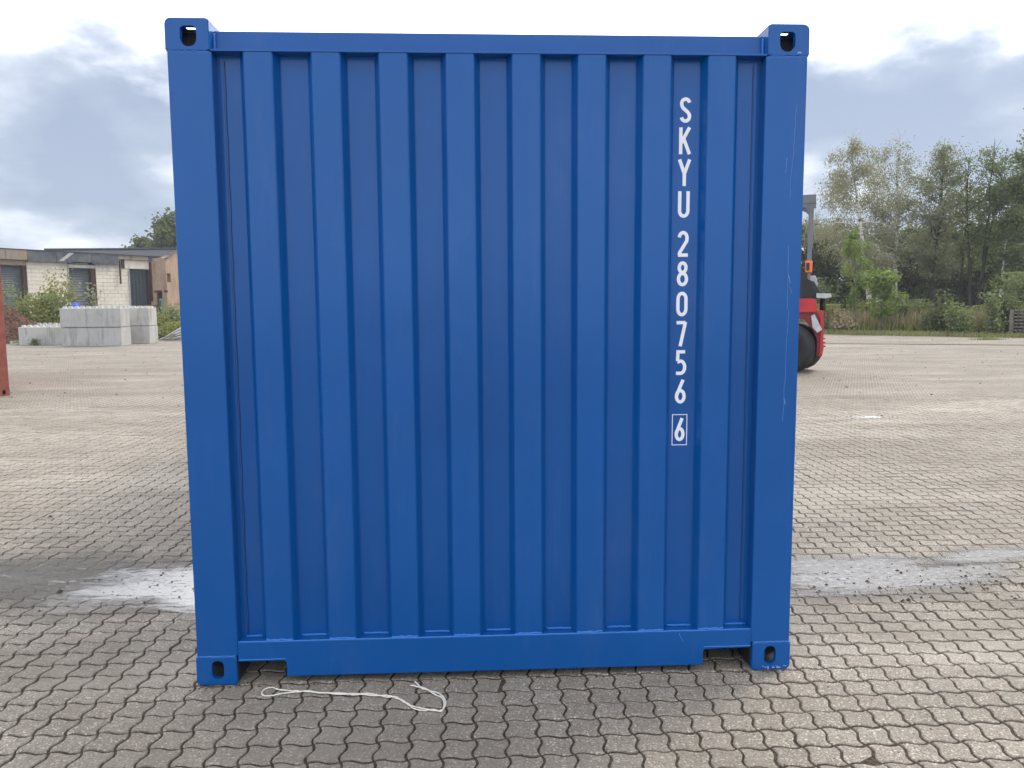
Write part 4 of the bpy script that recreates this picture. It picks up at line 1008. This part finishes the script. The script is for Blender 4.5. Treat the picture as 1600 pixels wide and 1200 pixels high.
# ------------------------------------------------------------------ left: garages and gabled shed
def wallm(name, c1, c2, c3, sc=1.2):
    t = NT(name); n = t.noise(sc, 6, .65); n2 = t.noise(sc*1.2, 5, .7, off=(3, 4, 5), stretch=(3, 3, .5)); oi = t.n('ShaderNodeObjectInfo')
    c = t.mix(t.ramp(n, .35, .65), c1, c2); c = t.mix(t.ramp(n2, .52, .7, 0, .7), c, c3); c = t.mix(t.math('MULTIPLY', oi.outputs['Random'], .22), c, c3)
    t.bump(t.noise(14, 4), .3, .02); return t.set(c, .9, 0, .2)
M['blockw'] = wallm('sand_lime_block', (.68, .63, .53), (.76, .71, .60), (.46, .40, .32))
M['mortar'] = simple('mortar', (.36, .33, .28), .95)
M['fasc'] = wallm('dark_fascia_concrete', (.075, .085, .10), (.16, .17, .18), (.035, .035, .04))
M['fasct'] = wallm('tan_fascia_concrete', (.33, .25, .17), (.30, .26, .21), (.10, .08, .065))
M['brown'] = wallm('brown_render', (.30, .20, .135), (.40, .30, .215), (.15, .10, .075), .8)
M['rustb'] = simple('rusty_beam', (.055, .022, .018), .8)
M['slat'] = simple('roller_slat', (.09, .115, .135), .45, .1, 4)
M['sheetd'] = simple('blue_grey_door', (.04, .055, .065), .5, .12, 3)
M['roofm'] = simple('dark_corrugated_sheet', (.06, .066, .082), .9, .2, 2)
M['green'] = simple('green_pane', (.10, .42, .30), .25, .1, 4)
M['darkw'] = simple('dark_opening', (.01, .01, .012), .8)
A = at(0, 44.0); Bp = at(262, 53.0)
FX = (Bp-A).normalized(); FN = Vector((FX.y, -FX.x, 0))
gar = empty('garage_row', A, math.atan2(FX.y, FX.x), label='row of garages with pale block walls, blue grey roller doors and a dark fascia', cat='building')
def fu(px, py, off=0.0):                     # local (along, height) where a ray meets the facade plane
    o_ = A+FN*off; h_ = hit(px, py, (o_.x, o_.y, 0), (FN.x, FN.y, 0)); d = Vector(h_.tolist())-A; return d.dot(FX), float(h_[2])
def lx(px, py=450): return fu(px, py)[0]
def facade_box(name, pxa, pxb, za, zb, y0, y1, mat, parent=gar, bev=0):
    b = MB(); b.box(lx(pxa), lx(pxb), y0, y1, za, zb, bev); return b.build(name, mat, parent)
ZE = fu(60, 402)[1]; 
z_f0 = fu(100, 411)[1]; z_f1 = fu(100, 394.5)[1]
zd = fu(130, 419.5)[1]
facade_box('back_wall', -60, 236, 0, z_f1-.15, .32, 5.5, M['mortar'])
b = MB(); b.box(lx(-60), lx(259), -.25, 5.6, z_f1+.003, z_f1+.06); b.build('roof', M['roofm'], gar)
# fascia panels
for k, (pa, pb, mt, dz) in enumerate(((-60, -3, 'fasct', 0), (-2.5, 42.5, 'fasct', .08), (43, 88, 'fasc', 0), (88.4, 112, 'fasc', 0), (112.4, 143, 'fasc', .10), (143.4, 168, 'fasc', 0), (168.4, 185, 'fasc', .02))):
    facade_box('fascia_panel', pa, pb, z_f0+dz, z_f1, -.22-(.012*(k % 2)), -.08, M[mt])
for k, (pa, pb, mt) in enumerate(((185.6, 205, 'fasct'), (205.3, 232, 'fasct'), (232.3, 261, 'fasc'))):
    facade_box('fascia_panel', pa, pb, z_f0+.38, z_f1+.01, -.18-.01*k, -.05, M[mt])
b = MB(); xa = lx(91); b.add([(xa, -.25, z_f0+.1), (xa+.28, -.25, z_f0+.1), (xa+.95, -.25, z_f1-.02), (xa+.67, -.25, z_f1-.02), (xa, -.236, z_f0+.1), (xa+.28, -.236, z_f0+.1), (xa+.95, -.236, z_f1-.02), (xa+.67, -.236, z_f1-.02)], [(0, 1, 2, 3), (7, 6, 5, 4), (0, 4, 5, 1), (1, 5, 6, 2), (2, 6, 7, 3), (3, 7, 4, 0)]); b.build('loose_batten', M['conc'], gar)
# lintels
facade_box('lintel', -60, 42.8, zd+.05, z_f0+.07, -.05, .25, M['fasct']); facade_box('lintel', 108, 150, zd+.02, zd+.22, -.09, .2, M['conc']); facade_box('lintel', 196, 236, zd+.10, z_f0+.36, -.04, .25, M['blockw'])
for k in range(3):
    facade_box('broken_batten', 112+3*k, 140+3*k, zd+.27+.1*k, zd+.31+.1*k, -.03-.03*k, .02, M['conc'])
facade_box('dark_gap', 108, 150, zd+.225, z_f0+.2, .05, .31, M['darkw'])
# block walls laid in half bond
def block_wall(pa, pb, zt):
    x0, x1 = lx(pa), lx(pb); ch, cw = .235, .47; me = bpy.data.meshes.new('block'); b = MB(); b.box(.006, cw-.006, 0, .28, .006, ch-.006); me.from_pydata(b.v, [], b.f); me.materials.append(M['blockw']); me.update()
    half = {}
    row = 0; z = 0
    while z < zt:
        x = x0-(cw/2 if row % 2 else 0)
        while x < x1-.01:
            a, c = max(x, x0), min(x+cw, x1)
            if c-a > .03:
                if c-a > cw-.01: m_ = me
                else:
                    key = (round(c-a, 3))
                    if key not in half:
                        b = MB(); b.box(.006, c-a-.006, 0, .28, .006, ch-.006); mm = bpy.data.meshes.new('block'); mm.from_pydata(b.v, [], b.f); mm.materials.append(M['blockw']); half[key] = mm
                    m_ = half[key]
                hz = min(1.0, (zt-z)/ch)
                o = bpy.data.objects.new('block', m_); C.objects.link(o); o.parent = gar; o.location = (a, random.uniform(-.008, .008), z); o.scale = (1, 1, hz)
            x += cw
        z += ch; row += 1
block_wall(43.5, 107, z_f0); block_wall(150.8, 201.5, z_f0+.35)
# roller doors: real slats
def roller(pa, pb, mat, slats=True):
    x0, x1 = lx(pa), lx(pb); r = empty('roller_door', (0, 0, 0)); r.parent = gar
    if slats:
        n = 38; hh = (zd)/n
        for i in range(n):
            b = MB(); b.add([(x0, .17, i*hh), (x1, .17, i*hh), (x1, .14, i*hh+hh*.5), (x0, .14, i*hh+hh*.5), (x1, .17, i*hh+hh), (x0, .17, i*hh+hh), (x0, .2, i*hh), (x1, .2, i*hh), (x1, .2, i*hh+hh), (x0, .2, i*hh+hh)], [(0, 1, 2, 3), (3, 2, 4, 5), (6, 9, 8, 7), (0, 3, 5, 9, 6), (1, 7, 8, 4, 2)]); b.build('slat', mat, r)
    else:
        for i in range(5): b = MB(); b.box(x0+i*(x1-x0)/5+.01, x0+(i+1)*(x1-x0)/5-.01, .14, .2, 0, zd+.1); b.build('door_panel', mat, r)
roller(2, 36, M['slat']); roller(109.5, 142, M['slat']); roller(203, 231, M['sheetd'], False); roller(-55, -8, M['slat'])
for pa, pb in ((36.3, 42.8), (142.5, 150.2), (231.3, 233.5)): facade_box('door_jamb', pa, pb, 0, zd+.05, -.06, .3, M['rustb'])
for pa, pb in ((107.3, 108.6), (201.6, 203)): facade_box('door_jamb', pa, pb, 0, zd+.25, -.05, .3, M['conc'])
facade_box('downpipe', 187, 188.6, zd-.9, z_f0+.3, -.14, -.06, M['rustb']); facade_box('wall_hook', 191, 195, zd+.1, zd+.75, -.12, -.05, M['rustb'])
facade_box('downpipe', 233.8, 236.2, zd-2.0, z_f0+.3, -.15, -.05, M['rustb'])
facade_box('hand_rail', 214, 236, 1.55, 1.62, -1.0, -.95, M['rustb']); facade_box('rail_post', 229, 230, 0, 1.6, -1.0, -.95, M['rustb']); facade_box('rail_post', 235, 236, 0, 1.9, -1.0, -.95, M['rustb'])

# gabled shed with brown rendered end
sh0 = at(236.5, 52.0)
GX = Vector((RT[0], RT[1], 0)).normalized(); GY = Vector((-GX.y, GX.x, 0))
shed = empty('gabled_shed', sh0, math.atan2(GX.y, GX.x), label='old shed with brown rendered walls and a dark corrugated roof, right of the garages', cat='building')
def P3(px, py, D):                            # local coordinates in the shed of a point at depth D
    p = CAM+ray(px, py)*D; d = Vector(p.tolist())-sh0; return Vector((d.dot(GX), d.dot(GY), float(p[2])))
def shed_parts():
    E1 = P3(262, 403, 52); P1 = P3(276, 391.5, 55.2); P2 = P3(70, 389.5, 55.2); E2 = P3(50, 403, 52); P2.z = P1.z; E2.z = E1.z; P2.y = P1.y; E2.y = E1.y; RE_ = Vector((P1.x-(E1.x-P1.x), P1.y*2, E1.z))
    # front wall with the green-paned window
    w0, w1, wt = P3(246, 459, 52).x, P3(261, 459, 52).x, P3(255, 457, 52).z
    b = MB()
    for xa, xb, z0, z1 in ((-3, w0, 0, E1.z), (w0, w1, wt, E1.z), (w1, E1.x-.3, 0, E1.z)): b.box(xa, xb, 0, .3, z0, z1-.03)
    b.build('wall', M['brown'], shed)
    b = MB(); b.box(w0, w1, .24, .28, 0, wt); wn = b.build('window', M['darkw'], shed); pw = w1-w0
    for k in (0, 1): b = MB(); b.box(w0+pw*(.12+.40*k), w0+pw*(.12+.40*k)+pw*.31, .20, .22, wt-1.45, wt-.40); b.build('pane', M['green'], wn)
    b = MB(); b.box(w0-.12, w1+.1, -.04, .06, wt+.002, wt+.14); b.build('lintel', M['rustb'], wn)
    # gable end, seen very obliquely
    g0 = Vector((E1.x, 0, 0)); g1 = Vector((RE_.x, RE_.y, 0)); dr = (g1-g0); L_ = dr.length; dr.normalize(); nn = Vector((dr.y, -dr.x, 0))
    tA = (Vector((P1.x, P1.y, 0))-g0).length
    def gp(t, z, off=0): q = g0+dr*t+nn*off; return (q.x, q.y, z)
    def gz(t): return E1.z+(P1.z-E1.z)*(t/tA if t < tA else (L_-t)/(L_-tA))
    def tw_(px):                              # where a column of the photograph meets the gable
        best = min((abs(800+FPX*((Vector(gp(t/60*L_, 3))[0]*GX+Vector(gp(t/60*L_, 3))[1]*GY+sh0-Vector(CAM.tolist())).dot(Vector(RT.tolist()))/((Vector(gp(t/60*L_, 3))[0]*GX+Vector(gp(t/60*L_, 3))[1]*GY+sh0-Vector(CAM.tolist())).dot(Vector(FW.tolist()))))-px), t/60*L_) for t in range(61)); return best[1]
    s0, s1 = tw_(265), tw_(270.5); D_ = 53.5; sz0, sz1 = P3(268, 441.5, D_).z, P3(268, 428, D_).z
    b = MB()
    def quad(ta, tb, za, zb, zc, zd):
        v = [gp(ta, za), gp(tb, zb), gp(tb, zc), gp(ta, zd), gp(ta, za, -.3), gp(tb, zb, -.3), gp(tb, zc, -.3), gp(ta, zd, -.3)]
        b.add(v, [(0, 1, 2, 3), (7, 6, 5, 4), (0, 4, 5, 1), (1, 5, 6, 2), (2, 6, 7, 3), (3, 7, 4, 0)])
    s1 = min(s1, tA-.05)
    quad(0, s0, 0, 0, gz(s0)-.02, gz(0)-.02); quad(s0, s1, 0, 0, sz0, sz0); quad(s0, s1, sz1, sz1, gz(s1)-.02, gz(s0)-.02); quad(s1, tA, 0, 0, gz(tA)-.02, gz(s1)-.02); quad(tA, L_, 0, 0, gz(L_)-.02, gz(tA)-.02)
    b.build('gable_wall', M['brown'], shed)
    b = MB(); b.add([gp(s0, sz0, -.22), gp(s1, sz0, -.22), gp(s1, sz1, -.22), gp(s0, sz1, -.22), gp(s0, sz0, -.27), gp(s1, sz0, -.27), gp(s1, sz1, -.27), gp(s0, sz1, -.27)], [(0, 1, 2, 3), (7, 6, 5, 4), (0, 4, 5, 1), (1, 5, 6, 2), (2, 6, 7, 3), (3, 7, 4, 0)]); b.build('window', M['darkw'], shed)
    # corrugated roof, both slopes, waves running down the slope
    n = 150; v = []; f = []
    R2 = Vector((P2.x, P1.y*2, E1.z))
    for i in range(n+1):
        t = i/n; dz = .05*(1 if i % 2 else -1)
        for a, c, ex in ((E1, E2, -.35), (P1, P2, 0), (RE_, R2, .35)):
            q = a.lerp(c, t); v.append((q.x+.12*(1-t), q.y+ex, q.z+dz+.05-abs(ex)*.25))
    for i in range(n):
        for k in range(2): a = i*3+k; f.append((a, a+1, a+4, a+3))
    b = MB(); b.add(v, f); rf = b.build('roof', M['roofm'], shed); sd = rf.modifiers.new('thick', 'SOLIDIFY'); sd.thickness = .03
    b = MB(); b.tube([(P1.x+.15, P1.y, P1.z+.12), (P2.x, P2.y, P2.z+.12)], .10, 6); b.build('ridge_cap', M['roofm'], rf)
shed_parts()
TL = 'dark trees behind the shed on the left'
tree('broad_tree', at(213, 88), 7.6, 2.1, (0, 0, 0), .3, M['ldark'], M['bdark'], 6500, .2, 'smaller round dark tree rising over the shed roof', group=TL, first=.2, nb=22, sub=8, seed=201, clump=.8)
tree('broad_tree', at(236, 84), 8.4, 2.2, (0, 0, 0), .3, M['ldark'], M['bdark'], 6500, .2, 'middle dark tree over the shed roof, with pale patches', group=TL, first=.2, nb=22, sub=8, seed=202, clump=.8)
tree('broad_tree', at(272, 80), 9.9, 3.0, (0, 0, 0), .35, M['ldark'], M['bdark'], 12000, .2, 'tallest dark tree, its crown meeting the left side of the container', group=TL, first=.2, nb=28, sub=9, seed=203, clump=1.0)
tree('broad_tree', at(310, 82), 11.8, 3.6, (0, 0, 0), .35, M['ldark'], M['bdark'], 5000, .25, 'dark tree wholly behind the blue container', group=TL, first=.2, nb=24, sub=8, seed=204, clump=1.0)

# ------------------------------------------------------------------ thin volume added to veil the far trees like lens flare
def flare_veil():
    me = bpy.data.meshes.new('flare_veil'); b = MB(); b.box(-130, 130, -25, 130, -1.6, 22); me.from_pydata(b.v, [], b.f)
    mt = bpy.data.materials.new('flare_veil_air'); mt.use_nodes = True; nt = mt.node_tree
    for n in list(nt.nodes): nt.nodes.remove(n)
    o_ = nt.nodes.new('ShaderNodeOutputMaterial'); v = nt.nodes.new('ShaderNodeVolumePrincipled'); v.inputs['Density'].default_value = .0008; v.inputs['Color'].default_value = (.93, .96, 1, 1)
    nt.links.new(v.outputs[0], o_.inputs['Volume']); me.materials.append(mt); o = bpy.data.objects.new('flare_veil', me); C.objects.link(o); o['kind'] = 'stuff'
flare_veil()
